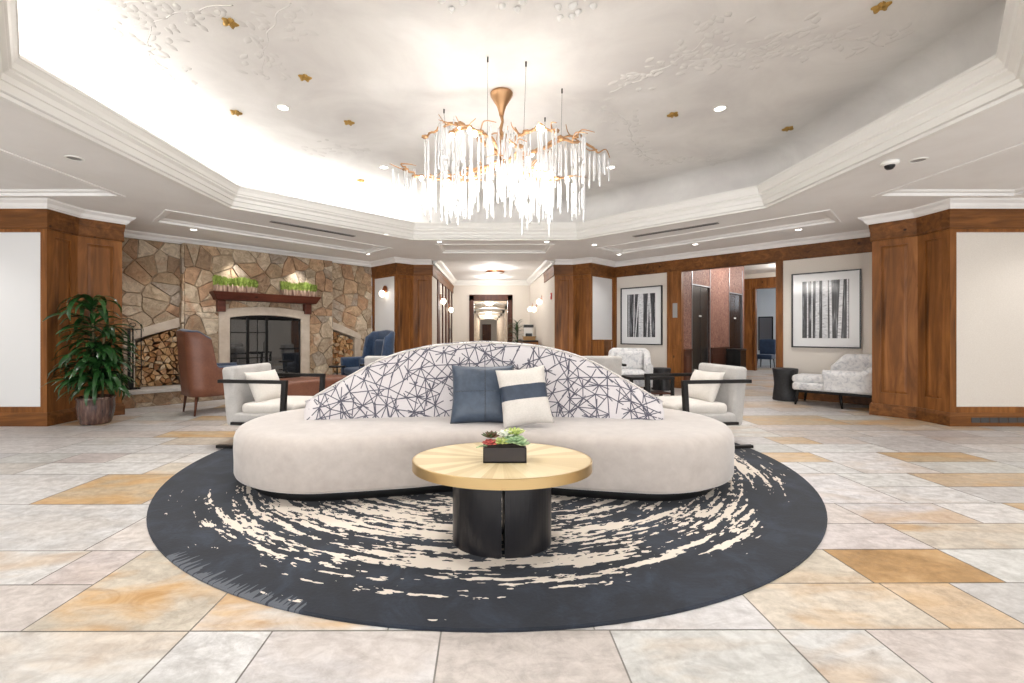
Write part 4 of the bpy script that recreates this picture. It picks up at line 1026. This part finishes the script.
mb = MB(); bw, bd, bh = .122, .065, .085
mb.box(-bw, bw, -bd, bd, 0, .01)
for a in ((-bw, bw, -bd, -bd+.008), (-bw, bw, bd-.008, bd), (-bw, -bw+.008, -bd, bd), (bw-.008, bw, -bd, bd)): mb.box(a[0], a[1], a[2], a[3], 0, bh)
mb.build('box', 'box_dark', parent=pl, bevel=.002); mb = MB(); mb.box(-bw+.009, bw-.009, -bd+.009, bd-.009, .01, bh-.01); mb.build('soil', 'soil', parent=pl)
def rosette(c, R, rings, mat, tilt=0, lean=(0, 0), up=.5, nm='succulent', lab=None, wid=.26):
    mb = MB(); c = Vector(c)+Vector((0, 0, .006)); R *= 1.3
    for k in range(rings):
        n = 5+k*2; rr2 = R*(.35+.65*(k+1)/rings); el = (1-(k+.5)/rings)*1.25+.12*up
        for q in range(n):
            a = 2*PI*q/n+k*.6; d = Vector((math.cos(a)*math.cos(el), math.sin(a)*math.cos(el), math.sin(el))); s = Vector((-math.sin(a), math.cos(a), 0)); nn = d.cross(s)
            V = [];
            for (t, w) in ((.1, .35), (.55, 1), (.82, .8), (1, .08)): 
                p = c+d*rr2*t+Vector((lean[0], lean[1], 0))*t; ww = s*R*wid*w; V.append([mb.bm.verts.new(p-ww), mb.bm.verts.new(p-nn*R*.06*(1 if t < 1 else 0)*-1), mb.bm.verts.new(p+ww), mb.bm.verts.new(p-nn*R*.10*w*1)])
            for A_, B2 in zip(V, V[1:]):
                for i in range(4): f = mb.bm.faces.new((A_[i], A_[(i+1) % 4], B2[(i+1) % 4], B2[i])); f.smooth = True
            mb.bm.faces.new(V[-1])
    return mb.build(nm, mat, parent=pl, label=lab)
rosette((.055, -.01, bh+.012), .062, 4, 'suc_green', lab='sage green rosette')
rosette((-.012, -.02, bh+.008), .05, 3, 'suc_lime', lab='lime rosette', wid=.17)
rosette((-.08, -.03, bh+.004), .042, 3, 'suc_red', lab='red rosette')
rosette((-.075, .02, bh+.03), .05, 3, 'suc_dark', lab='dark green and red spiky rosette', wid=.15, up=1.5)
rosette((.06, .03, bh+.045), .055, 3, 'suc_lime', wid=.13, up=2)
rosette((.01, .03, bh+.04), .05, 3, 'suc_pale', lab='pale white-green rosette')
rosette((.1, -.04, bh+.0), .04, 2, 'suc_green')
mb = MB(); mb.tube([(-.1, -.03, bh), (-.13, -.05, bh+.012), (-.16, -.06, bh-.0)], .002, 5)
for q in range(8): mb.ball((-.1-.008*q, -.03-.004*q, bh+.008-.001*q), .0045, sub=1)
mb.build('trailing_stem', 'suc_green', parent=pl)

# ------------------------------------------------------------------ lounge armchairs (front = +x)
def lounge(label, loc, rz, grp='grey lounge chairs around the sofa'):
    t_ = thing('lounge_chair', label, 'armchair', loc, rz, grp)
    mb = MB(); Mx = Matrix.Translation((-.33, 0, .22)) @ Matrix.Rotation(-.10, 4, 'Y'); mb.rbox(-.07, .07, -.35, .35, .0, .63, .04, 4, mat=Mx); mb.build('backrest', 'linen', parent=t_)
    mb = MB(); mb.rbox(-.34, .36, -.35, .35, .22, .36, .03, 3); mb.build('seat_base', 'linen', parent=t_)
    mb = MB(); mb.rbox(-.24, .38, -.335, .335, .345, .46, .045, 4, puff=.012); mb.build('seat_cushion', 'white_fabric', parent=t_)
    for s in (-1, 1):
        y = s*.395; mb = MB(); mb.beam((-.44, y, .70), (.33, y, .70), .05, .036); mb.beam((.305, y, .705), (.265, y, .0), .05, .05); mb.beam((.29, y, .015), (-.46, y, .015), .05, .03); mb.beam((-.30, y, .26), (.28, y, .26), .03, .03)
        mb.build('arm_frame', 'ebony', parent=t_, bevel=.003, label='black open arm frame')
    return t_
c1 = lounge('pale grey lounge chair with black arms left of the sofa', (-2.33, 5.12, RT), -8*PI/180)
c2 = copy_tree(c1); c2['label'] = 'pale grey lounge chair with black arms right of the sofa'; c2.location = (2.28, 5.12, RT); c2.rotation_euler = (0, 0, PI+8*PI/180)
c3 = copy_tree(c1); c3['label'] = 'pale grey lounge chair seen from behind, before the white marbled armchair'; c3.location = (1.78, 7.72, 0); c3.rotation_euler = (0, 0, PI/2+.12)
c4 = copy_tree(c1); c4['label'] = 'pale grey lounge chair seen from behind, before the blue wingback'; c4.location = (-1.58, 7.72, 0); c4.rotation_euler = (0, 0, PI/2-.12)
for o_, (lx, ly), rz, lab in ((c1, (-.14, -.04), -8*PI/180, 'ivory cushion lying in the lounge chair left of the sofa'), (c2, (-.14, -.04), PI+8*PI/180, 'ivory cushion lying in the lounge chair right of the sofa')):
    c, s = math.cos(rz), math.sin(rz); o = pillow(.46, .38, .13, None, n=14).build('scatter_cushion', 'white_fabric')
    yy = ly if o_ is c1 else -ly
    o.location = (o_.location.x+lx*c-yy*s, o_.location.y+lx*s+yy*c, .625)
    o.rotation_euler = (-.45, 0, rz+PI/2-.15 if o_ is c1 else rz-PI/2+.15+PI)
    tag(o, lab, 'cushion', 'ivory cushions in the lounge chairs')

# ------------------------------------------------------------------ shell chairs (front = +x)
def ushell(mb, W_, D_, th, hf, z0, n=40, rc_=.2, mats=(0, 1), lean=.06, flare=.0):
    # U-shaped plan from front-right (y<0) round the back to front-left
    pts = []; w, d = W_/2, D_/2
    path = [(d, -w)]+[(d-(2*d-rc_)*i/24, -w) for i in range(1, 25)]
    path += [(-d+rc_-rc_*math.sin(a*PI/16), -w+rc_-rc_*math.cos(a*PI/16)) for a in range(1, 9)]
    path += [(-d, -w+rc_+(w-rc_)*i/3) for i in range(1, 3)]
    path = path+[(-d, 0)]+[(x, -y) for x, y in reversed(path)]
    N_ = len(path); O = []; I = []
    for k, (x, y) in enumerate(path):
        a, b = path[max(0, k-1)], path[min(N_-1, k+1)]; dx, dy = b[0]-a[0], b[1]-a[1]; L = math.hypot(dx, dy); nx, ny = -dy/L, dx/L
        nx, ny = (dy/L, -dx/L)          # inward
        t = k/(N_-1); h = hf(x, y, t)
        rows = 7; ro = []; ri = []
        for j in range(rows+1):
            f = j/rows; z = z0+(h-z0)*f; tz = max(0, z-z0)
            lx = -lean*tz*(1-max(0, x)/d) if True else 0
            tap = .05*(1-f)*(1 if z0 < .35 else 0)
            ro.append(mb.bm.verts.new((x*(1-tap)+lx, y*(1-tap*.6)+math.copysign(flare*tz, y)*(abs(y)/w), z)))
            q = min(1, f*1.0); ri.append(mb.bm.verts.new((x+nx*th+lx, y+ny*th+math.copysign(flare*tz, y)*(abs(y)/w), z)))
        tp_ = mb.bm.verts.new((x+nx*th/2-lean*(h-z0)*(1-max(0, x)/d), y+ny*th/2+math.copysign(flare*(h-z0), y)*(abs(y)/w), h+th*.35))
        O.append(ro); I.append((ri, tp_))
    for k in range(N_-1):
        for j in range(7):
            f = mb.bm.faces.new((O[k][j], O[k+1][j], O[k+1][j+1], O[k][j+1])); f.material_index = mats[0]; f.smooth = True
            f = mb.bm.faces.new((I[k+1][0][j], I[k][0][j], I[k][0][j+1], I[k+1][0][j+1])); f.material_index = mats[1]; f.smooth = True
        f = mb.bm.faces.new((O[k][7], O[k+1][7], I[k+1][1], I[k][1])); f.material_index = mats[1]; f.smooth = True
        f = mb.bm.faces.new((I[k][1], I[k+1][1], I[k+1][0][7], I[k][0][7])); f.material_index = mats[1]; f.smooth = True
        f = mb.bm.faces.new((O[k][0], I[k][0][0], I[k+1][0][0], O[k+1][0])); f.material_index = mats[0]
    for k in (0, N_-1):
        f = mb.bm.faces.new([O[k][j] for j in range(8)]+[I[k][1]]+[I[k][0][j] for j in range(7, -1, -1)]); f.material_index = mats[1]
    return mb
def sm(a, b, x): t = min(1, max(0, (x-a)/(b-a))); return t*t*(3-2*t)
def legs(t_, pts, z, mat, r0=.022, r1=.013, spl=.03):
    for (x, y) in pts:
        mb = MB(); mb.tube([(x, y, z), (x+math.copysign(spl, x), y+math.copysign(spl*.6, y), 0)], [r0, r1], 8); mb.build('leg', mat, parent=t_)
def wingback(label, loc, rz, outer):
    t_ = thing('wingback_chair', label, 'armchair', loc, rz, 'wingback chairs by the fireplace')
    hf = lambda x, y, t: .70+(1.13-.70)*sm(-.05, -.12, x)+.10*sm(-.11, -.30, x)-(.03*(1-abs(y)/.38) if x < -.38 else 0)*-1
    mb = MB(); ushell(mb, .78, .84, .08, hf, .28, lean=.05); mb.build('shell', [outer, 'blue_velvet'], parent=t_)
    mb = MB(); mb.rbox(-.28, .40, -.29, .29, .27, .40, .03, 3); mb.build('seat_base', outer, parent=t_)
    mb = MB(); mb.rbox(-.28, .42, -.29, .29, .395, .52, .05, 4, puff=.015); mb.build('seat_cushion', 'blue_velvet', parent=t_)
    mb = MB(); mb.rbox(-.34, -.22, -.23, .23, .5, 1.10, .05, 4, mat=Matrix.Rotation(-.05, 4, 'Y')); mb.build('back_cushion', 'blue_velvet', parent=t_)
    legs(t_, ((-.32, -.28), (-.32, .28), (.34, -.28), (.34, .28)), .29, 'wood_dark'); return t_
wingback('brown leather wingback chair with blue piping beside the left firewood', (-4.25, 7.11, 0), ANG, 'leather')
wingback('blue velvet wingback chair facing the camera beside the back left pier', (-2.42, 9.32, 0), ANG+PI, 'wood_dark' if False else 'blue_velvet')
def tub_chair(label, loc, rz):
    t_ = thing('tub_armchair', label, 'armchair', loc, rz)
    hf = lambda x, y, t: .58+.28*sm(.1, -.3, x)
    mb = MB(); ushell(mb, .84, .8, .13, hf, .16, rc_=.25, lean=.06); mb.build('shell', ['toile', 'toile'], parent=t_)
    mb = MB(); mb.rbox(-.28, .40, -.29, .29, .16, .46, .05, 4, puff=.015); mb.build('seat', 'toile', parent=t_)
    mb = MB(); mb.rbox(-.30, -.16, -.28, .28, .45, .84, .06, 4); mb.build('back_cushion', 'toile', parent=t_)
    legs(t_, ((-.3, -.3), (-.3, .3), (.32, -.33), (.32, .33)), .17, 'ebony'); return t_
tub_chair('white grey-marbled tub armchair below the smaller framed birch picture', (2.93, 9.35, 0), -PI/2-.25)
# chaise, long axis x, room side -y
cs = thing('chaise_longue', 'white grey-marbled chaise with one rounded back end below the large birch picture', 'chaise', (*L2W(4.60, -.50, 'R'), 0), RA)
mb = MB(); mb.rbox(-.66, .62, -.33, .33, .25, .38, .04, 4); mb.build('base_upholstery', 'toile', parent=cs)
mb = MB(); mb.rbox(-.68, .42, -.27, .27, .37, .50, .05, 4, puff=.015); mb.build('seat_cushion', 'toile', parent=cs)
mb = MB(); b2 = MB()
hf = lambda x, y, t: (.57 if y < 0 else .57)+.25*sm(.45, .0, x)*(1 if True else 0)-(.20*sm(.0, -.3, x)*0)
tmp = MB(); ushell(tmp, .78, .74, .13, lambda x, y, t: .60+.22*sm(-.02, .13, t)-.25*sm(.52, .72, t), .27, rc_=.25, lean=.08)
for v in tmp.bm.verts: v.co = Vector((-v.co.x*1.12+.19, -v.co.y, v.co.z))     # open end to the left, low arm on the room side
tmp.build('wrap_back', ['toile', 'toile'], parent=cs)
mb = MB(); mb.beam((-.62, -.3, .235), (.6, -.3, .235), .04, .04); mb.beam((-.62, .3, .235), (.6, .3, .235), .04, .04); mb.beam((-.6, -.3, .235), (-.6, .3, .235), .04, .04); mb.beam((.58, -.3, .235), (.58, .3, .235), .04, .04); mb.build('frame', 'ebony', parent=cs)
legs(cs, ((-.58, -.3), (-.58, .3), (.0, -.3), (.56, -.3), (.56, .3)), .24, 'ebony', .026, .016, .03)
# drum stools
def drum(label, loc, r=.2, h=.58):
    mb = MB(); n = 40; prof = [(0, 0), (r*.96, 0), (r, .02), (r*.93, h*.25), (r*.86, h*.5), (r*.93, h*.78), (r, h-.03), (r, h-.01), (r*.96, h), (0, h)]
    mb.lathe(prof, n)
    for v in mb.bm.verts:
        if .01 < v.co.z < h-.02:
            a = math.atan2(v.co.y, v.co.x); k = 1+.012*math.sin(a*20); v.co.x *= k; v.co.y *= k
    o = mb.build('drum_table', 'drum', loc=loc); return tag(o, label, 'side table')
drum('black waisted drum side table at the foot of the chaise', (*L2W(3.73, -.36, 'R'), 0))
drum('black drum side table behind the low dark table by the marbled armchair', (3.74, 9.78, 0), .2, .47)
lt = thing('low_table', 'low dark open-frame table between the sofa and the marbled armchair', 'table', (2.98, 8.50, 0), .1)
mb = MB(); mb.box(-.42, .42, -.25, .25, .37, .42); mb.build('tabletop', 'ebony', parent=lt, bevel=.004)
for x in (-.39, .39):
    for y in (-.22, .22): mb = MB(); mb.box(x-.025, x+.025, y-.025, y+.025, 0, .37); mb.build('leg', 'ebony', parent=lt)
mb = MB(); mb.box(-.38, .38, -.21, .21, .1, .12); mb.build('lower_shelf', 'wood_dark', parent=lt)
ot = thing('leather_ottoman', 'rectangular brown leather bench ottoman in front of the fireplace', 'ottoman', (-2.98, 7.85, 0), ANG)
mb = MB(); mb.rbox(-.62, .62, -.32, .32, .12, .45, .05, 4, puff=.01); mb.build('cushion', 'leather', parent=ot)
legs(ot, ((-.52, -.25), (-.52, .25), (.52, -.25), (.52, .25)), .14, 'wood_dark')
st_ = thing('side_table', 'small round dark side table next to the blue wingback chair', 'side table', (-2.98, 9.05, 0))
MB().lathe([(0, .54), (.16, .54), (.165, .55), (.16, .565), (0, .565)], 28).build('tabletop', 'ebony', parent=st_)
MB().tube([(0, 0, .02), (0, 0, .55)], .014).build('pole', 'black_steel', parent=st_); MB().lathe([(0, 0), (.12, 0), (.12, .012), (.02, .03), (0, .03)], 24).build('base', 'black_steel', parent=st_)
wp = thing('wooden_pedestal', 'waist-high panelled wooden pedestal against the back right pier', 'pedestal', (2.60, 10.29, 0), PI/4+.0)
mb = MB(); mb.box(-.17, .17, -.15, .15, 0, 1.04); mb.box(-.12, .12, -.158, -.15, .15, .92); mb.box(-.178, -.17, -.1, .1, .15, .92); mb.build('body', 'wood', parent=wp, bevel=.004)
mb = MB(); mb.box(-.19, .19, -.17, .17, 1.04, 1.07); mb.build('top', 'wood_h', parent=wp, bevel=.004)
# ------------------------------------------------------------------ framed prints
def art(label, x0, x1, z0, z1, mat, mw, nm='framed_print'):
    t_ = thing(nm, label, 'framed picture', (*L2W((x0+x1)/2, 0, 'R'), z0), RA); w = (x1-x0)/2; h = z1-z0; f = .022
    mb = MB(); 
    for a in ((-w, w, 0, f), (-w, w, h-f, h), (-w, -w+f, f, h-f), (w-f, w, f, h-f)): mb.box(a[0], a[1], -.045, -.002, a[2], a[3])
    mb.build('frame', 'black', parent=t_)
    mb = MB(); mb.box(-w+f, w-f, -.02, -.004, f, h-f); mb.build('mat', 'mat_board', parent=t_)
    mb = MB(); uv = mb.bm.loops.layers.uv.new('UVMap'); a, b, c, d = -w+mw, w-mw, mw*1.05, h-mw*.95
    fc = mb.quad([(a, -.0215, c), (b, -.0215, c), (b, -.0215, d), (a, -.0215, d)])
    for l, q in zip(fc.loops, ((0, 0), (1, 0), (1, 1), (0, 1))): l[uv].uv = q
    mb.build('print', mat, parent=t_, fix=False)
art('smaller black-framed black and white birch trunk picture on the right diagonal wall', .204, 1.248, .945, 2.303, 'birch_a', .17)
art('larger black-framed black and white birch grove picture above the chaise', 3.753, 4.765, .954, 2.316, 'birch_b', .165)
# ------------------------------------------------------------------ dracaena
pt = thing('potted_dracaena', 'tall glossy leafy dracaena in a streaked brown pot by the left pier', 'potted plant', (-5.28, 6.14, 0))
mb = MB(); mb.lathe([(0, 0), (.15, 0), (.17, .02), (.2, .14), (.212, .24), (.205, .32), (.215, .34), (.22, .36), (.205, .37), (.19, .36), (.185, .30), (0, .30)], 36); mb.build('pot', 'pot', parent=pt)
MB().lathe([(0, .315), (.186, .315)], 24).build('soil', 'soil', parent=pt)
canes = [((-.03, .0), 1.36), ((.06, .04), 1.0), ((-.07, .06), .75), ((.05, -.05), .5)]
rn = random.Random(8); fol = MB()
def blade(mb, p, a, L, w, el, droop):
    d = Vector((math.cos(a), math.sin(a), 0)); s = Vector((-d.y, d.x, 0)); prev = None; q = Vector(p); ang = el; n = 7; tw = rn.uniform(-.5, .5)
    for i in range(n+1):
        t = i/n; ww = w*(math.sin(PI*(t*.9+.08))**.7); c = q; up = Vector((0, 0, 1))*math.cos(ang)-d*math.sin(ang); ss = (s*math.cos(tw*t)+up*math.sin(tw*t))
        row = [mb.bm.verts.new(c-ss*ww), mb.bm.verts.new(c-up*ww*.25), mb.bm.verts.new(c+ss*ww)]
        if prev:
            for k in range(2): f = mb.bm.faces.new((prev[k], prev[k+1], row[k+1], row[k])); f.smooth = True
        prev = row; q = q+(d*math.cos(ang)+Vector((0, 0, 1))*math.sin(ang))*L/n; ang -= droop/n*(1+t)
def okblade(p, a, L):   # keep foliage out of the wall panels behind
    x, y = p[0]+math.cos(a)*L*.8-5.28, p[1]+math.sin(a)*L*.8+6.14
    if x < -5.70 and y > 5.90: return False
    if x < -5.3 and y > 6.35+(x+5.7)*1.2: return False
    # inside the slanted pier face
    return not ((x+5.765)*.8-(y-6.41)*.6 < .03 and y > 5.9)
for (x, y), h in canes:
    mb = MB(); mb.tube([(x, y, .3), (x*1.1, y, .3+h*.5), (x*1.3, y*1.2, .3+h)], .016, 8); mb.build('cane', 'stem', parent=pt)
    for k in range(int(46+h*18)):
        z = .3+h*rn.uniform(.25, 1.04); a = rn.uniform(0, 2*PI); L = rn.uniform(.34, .62)
        for tr in range(8):
            if okblade((x, y), a, L): break
            a = rn.uniform(0, 2*PI); L *= .9
        else: continue
        if okblade((x, y), a, L): blade(fol, (x*1.2, y*1.1, z), a, L, rn.uniform(.026, .044), rn.uniform(.1, 1.0), rn.uniform(.9, 1.9))
fol.build('foliage', 'leaf', parent=pt, fix=False)
# ------------------------------------------------------------------ sconces
def sconce(label, p, a):     # a: direction the wall faces
    t_ = thing('wall_sconce', label, 'wall lamp', p, a, 'copper globe sconces')
    mb = MB(); mb.tube([(0, 0, .06), (.02, 0, .06)], .085, 24); mb.tube([(.02, 0, .06), (.07, 0, .02)], .01, 8); mb.build('backplate', 'copper', parent=t_)
    mb = MB(); mb.ball((.09, 0, -.05), .07, sub=3, sc=(1, 1, 1.15)); mb.build('globe', 'globe', parent=t_); return t_
sconce('copper disc sconce with round glowing globe on the white panel behind the blue wingback', (-2.42, 10.83, 2.2), math.atan2(-.72, -.70))
sconce('nearer glowing globe sconce on the left corridor wall', (-1.255, 12.2, 2.12), 0)
sconce('farther glowing globe sconce on the left corridor wall', (-1.195, 14.0, 1.98), 0)
sconce('nearest glowing globe sconce on the right corridor wall', (1.565, 12.9, 2.15), PI)
sconce('middle glowing globe sconce on the right corridor wall', (1.54, 14.0, 2.0), PI)
sconce('farthest glowing globe sconce on the right corridor wall', (1.51, 15.0, 2.05), PI)
# corridor ceiling fixture, passage lamps
fl = thing('flush_ceiling_light', 'copper-rimmed flush ceiling light in the corridor before the wood doorframe', 'ceiling light', (.24, 13.2, 3.02))
MB().lathe([(0, 0), (.26, 0), (.27, -.03), (.24, -.06), (.22, -.05)], 32).build('rim', 'copper', parent=fl); MB().lathe([(.22, -.05), (.12, -.08), (0, -.09)], 24).build('glass_bowl', 'white_panel', parent=fl)
for y, lab in ((20.3, 'nearer glowing bowl light in the long passage'), (30.6, 'farther glowing bowl light in the long passage')):
    t_ = thing('bowl_light', lab, 'ceiling light', (.1, y, 2.6)); MB().lathe([(.22, 0), (.2, -.08), (.1, -.14), (0, -.16)], 20).build('bowl', 'globe', parent=t_); MB().lathe([(0, -.001), (.24, -.001), (.24, -.02), (.22, -.02)], 20).build('rim', 'brass', parent=t_)
al = thing('fire_alarm', 'small red fire alarm on the narrow panel right of the corridor mouth', 'alarm', (1.60, 11.25, 2.13))
mb = MB(); mb.box(-.03, .0, -.05, .05, -.08, .08); mb.build('body', 'red', parent=al, bevel=.004); MB().ball((-.035, 0, .02), .022, sub=1).build('strobe', 'sign', parent=al)
cc_ = thing('wooden_counter', 'dark-topped wooden counter along the right corridor wall', 'counter', (1.28, 13.8, 0))
mb = MB(); mb.box(-.25, .15, -1.1, 1.2, 0, .97); mb.build('body', 'wood', parent=cc_, bevel=.005); mb = MB(); mb.box(-.28, .15, -1.12, 1.22, .97, 1.01); mb.build('worktop', 'ebony', parent=cc_)
cm = thing('coffee_machine', 'black and white coffee machine on the corridor counter', 'coffee machine', (1.3, 14.3, 1.01))
mb = MB(); mb.box(-.13, .13, -.13, .13, 0, .38); mb.build('body', 'sign', parent=cm, bevel=.01); mb = MB(); mb.box(-.15, .15, -.15, .14, .38, .47); mb.box(-.1, .1, -.15, -.125, .08, .2); mb.build('top', 'black', parent=cm, bevel=.008)
bs = thing('bread_basket', 'low tan basket on the near end of the corridor counter', 'basket', (1.24, 13.4, 1.01))
mb = MB(); mb.box(-.17, .17, -.15, .15, 0, .09); mb.build('basket', 'tan', parent=bs, bevel=.01); mb = MB(); mb.box(-.19, .19, -.17, .17, .09, .11); mb.build('basket_rim', 'tan', parent=bs)
pp = thing('potted_palm', 'dark green palm beside the wood doorframe at the corridor end', 'potted plant', (1.02, 15.3, 0))
MB().lathe([(0, 0), (.13, 0), (.18, .35), (.16, .36), (.15, .3), (0, .3)], 20).build('pot', 'black', parent=pp)
fol = MB()
for q in range(90): blade(fol, (0, 0, rn.uniform(.75, 1.5)), rn.choice((rn.uniform(-PI, 0), rn.uniform(PI*.8, PI*1.2))), rn.uniform(.3, .45), .016, rn.uniform(.3, 1.3), rn.uniform(.6, 1.5))
fol.build('foliage', 'leaf', parent=pp, fix=False); MB().tube([(0, 0, .3), (.02, 0, 1.5)], .02).build('trunk', 'stem', parent=pp)
ws = tag(MB().box(-.02, .03, -.16, .16, -.17, .17).build('wall_phone', 'black', loc=(-1.2, 14.6, 1.2), bevel=.01), 'black wall-mounted box low on the left corridor wall', 'wall box')
# far room furniture through the lobby doorway
fr_ = thing('blue_chair', 'blue chair in the cool bright room beyond the elevator lobby', 'chair', (*L2W(1.05, 8.2, 'R'), 0), RA+PI/2)
MB().rbox(-.25, .25, -.25, .25, .3, .47, .04, 3).build('seat', 'blue_velvet', parent=fr_); MB().rbox(.18, .28, -.25, .25, .45, 1.0, .04, 3).build('backrest', 'blue_velvet', parent=fr_); legs(fr_, ((-.2, -.2), (-.2, .2), (.2, -.2), (.2, .2)), .31, 'ebony')
wk = thing('framed_mirror', 'silvery upright mirror on the wall of the room beyond the lobby', 'mirror', (*L2W(.62, 9.79, 'R'), .55), RA)
MB().box(-.25, .25, -.03, -.002, 0, 1.3).build('frame', 'ebony', parent=wk, bevel=.004); MB().box(-.21, .21, -.034, -.03, .04, 1.26).build('mirror_glass', 'chrome', parent=wk)
eb = thing('waste_bin', 'square dark bin beside the farther elevator door', 'bin', (*L2W(1.95, 2.55, 'R'), 0), RA)
MB().box(-.17, .17, -.2, .2, 0, .78).build('body', 'elevator', parent=eb, bevel=.008); MB().box(-.175, .175, -.205, .205, .78, .82).build('lid', 'black', parent=eb)
st2 = tag(MB().box(-.01, .006, -.05, .05, -.16, .16).build('call_panel', 'vent', loc=(*L2W(1.55, -.041, 'R'), 1.72), rz=RA+PI/2), 'tall metal plate on the wood jamb left of the elevators', 'wall plate')

# ------------------------------------------------------------------ light
def area(name, loc, rot, sx, sy, W_, col=(1, 1, 1), spread=PI):
    l = bpy.data.lights.new(name, 'AREA'); l.shape = 'RECTANGLE'; l.size = sx; l.size_y = sy; l.energy = W_; l.color = col; l.spread = spread
    o = bpy.data.objects.new(name, l); COL.objects.link(o); o.location = loc; o.rotation_euler = rot; return o
def spot(name, loc, W_, ang=1.9, col=(1, .975, .94), blend=.7, r=.06, rot=(0, 0, 0)):
    l = bpy.data.lights.new(name, 'SPOT'); l.energy = W_; l.spot_size = ang; l.spot_blend = blend; l.shadow_soft_size = r; l.color = col
    o = bpy.data.objects.new(name, l); COL.objects.link(o); o.location = loc; o.rotation_euler = rot; return o
def point(name, loc, W_, col=(1, .96, .91), r=.08):
    l = bpy.data.lights.new(name, 'POINT'); l.energy = W_; l.shadow_soft_size = r; l.color = col
    o = bpy.data.objects.new(name, l); COL.objects.link(o); o.location = loc; return o
day = (.97, .985, 1)
for i in range(6): area('window_daylight', (-7.75+i*3.1, -3.75, 1.5), (PI/2, 0, 0), 2.7, 2.1, 82, day)
# LED cove strips along the left, back-left and back ledges of the tray
V_ = offset_poly(tray, -.2, True)
for i, e in ((0, 22), (1, 17), (7, 20)):
    a, b = V_[i], V_[(i+1) % 8]; d = b-a; mid_ = (a+b)/2
    area('cove_led', (mid_.x, mid_.y, 3.24), (PI, 0, math.atan2(d.y, d.x)), d.length*.96, .05, e, (1, .98, .95))
for x, y in down_r: spot('downlight_beam', (x, y, HC-.02), 60 if y < 8 else 42, 2.2, r=.1)  # also lights the added fixtures out of view
for x, y in down_t: spot('downlight_beam', (x, y, HT-.02), 190, 1.7, r=.12)
for x, y, z in ((.15, 4.7, 2.6), (-.3, 4.6, 2.65), (.65, 4.6, 2.65), (.2, 4.2, 2.6), (.15, 5.2, 2.65), (-.6, 4.75, 2.6)): point('chandelier_glow', (x, y, z), 15, r=.16)
for q in (-.62, .62):
    w = L2W(-2.6+q, -.55); spot('mantel_spot', (w[0], w[1], HC-.03), 60, .9, (1, .97, .92), .8, .03, (-.32*math.cos(0), 0, LA)).rotation_euler = (.30, 0, LA)
point('corridor_glow', (.15, 12.6, 2.8), 40, r=.2); point('corridor_glow', (.15, 14.6, 2.7), 30, r=.2)
for y in (17.5, 20.3, 25, 30.6, 36, 42): point('passage_glow', (.1, y, 2.35), 60, r=.15)
w = L2W(2.6, 2.2, 'R'); point('lobby_glow', (w[0], w[1], 2.9), 45, r=.2); w = L2W(2.6, 5.0, 'R'); point('lobby_glow', (w[0], w[1], 2.9), 40, r=.2)
w = L2W(2.4, 8.2, 'R'); point('far_room_daylight', (w[0], w[1], 2.4), 34, (.8, .9, 1), .3)
wd = bpy.data.worlds.new('World'); scn.world = wd; wd.use_nodes = True; bg = wd.node_tree.nodes['Background']; bg.inputs[0].default_value = (.85, .93, 1, 1); bg.inputs[1].default_value = .7

# ------------------------------------------------------------------ camera
cam = bpy.data.cameras.new('camera'); cam.sensor_width = 36; cam.lens = 16; cam.shift_x = 25/1024; cam.shift_y = -8.5/1024
co = bpy.data.objects.new('camera', cam); COL.objects.link(co); co.location = (0, 0, EYE); co.rotation_euler = (PI/2, 0, 0); scn.camera = co
scn.view_settings.view_transform = 'Standard'; scn.view_settings.look = 'None'; scn.view_settings.gamma = 1; scn.view_settings.exposure = .28
try: scn.view_settings.use_curve_mapping = False
except Exception: pass
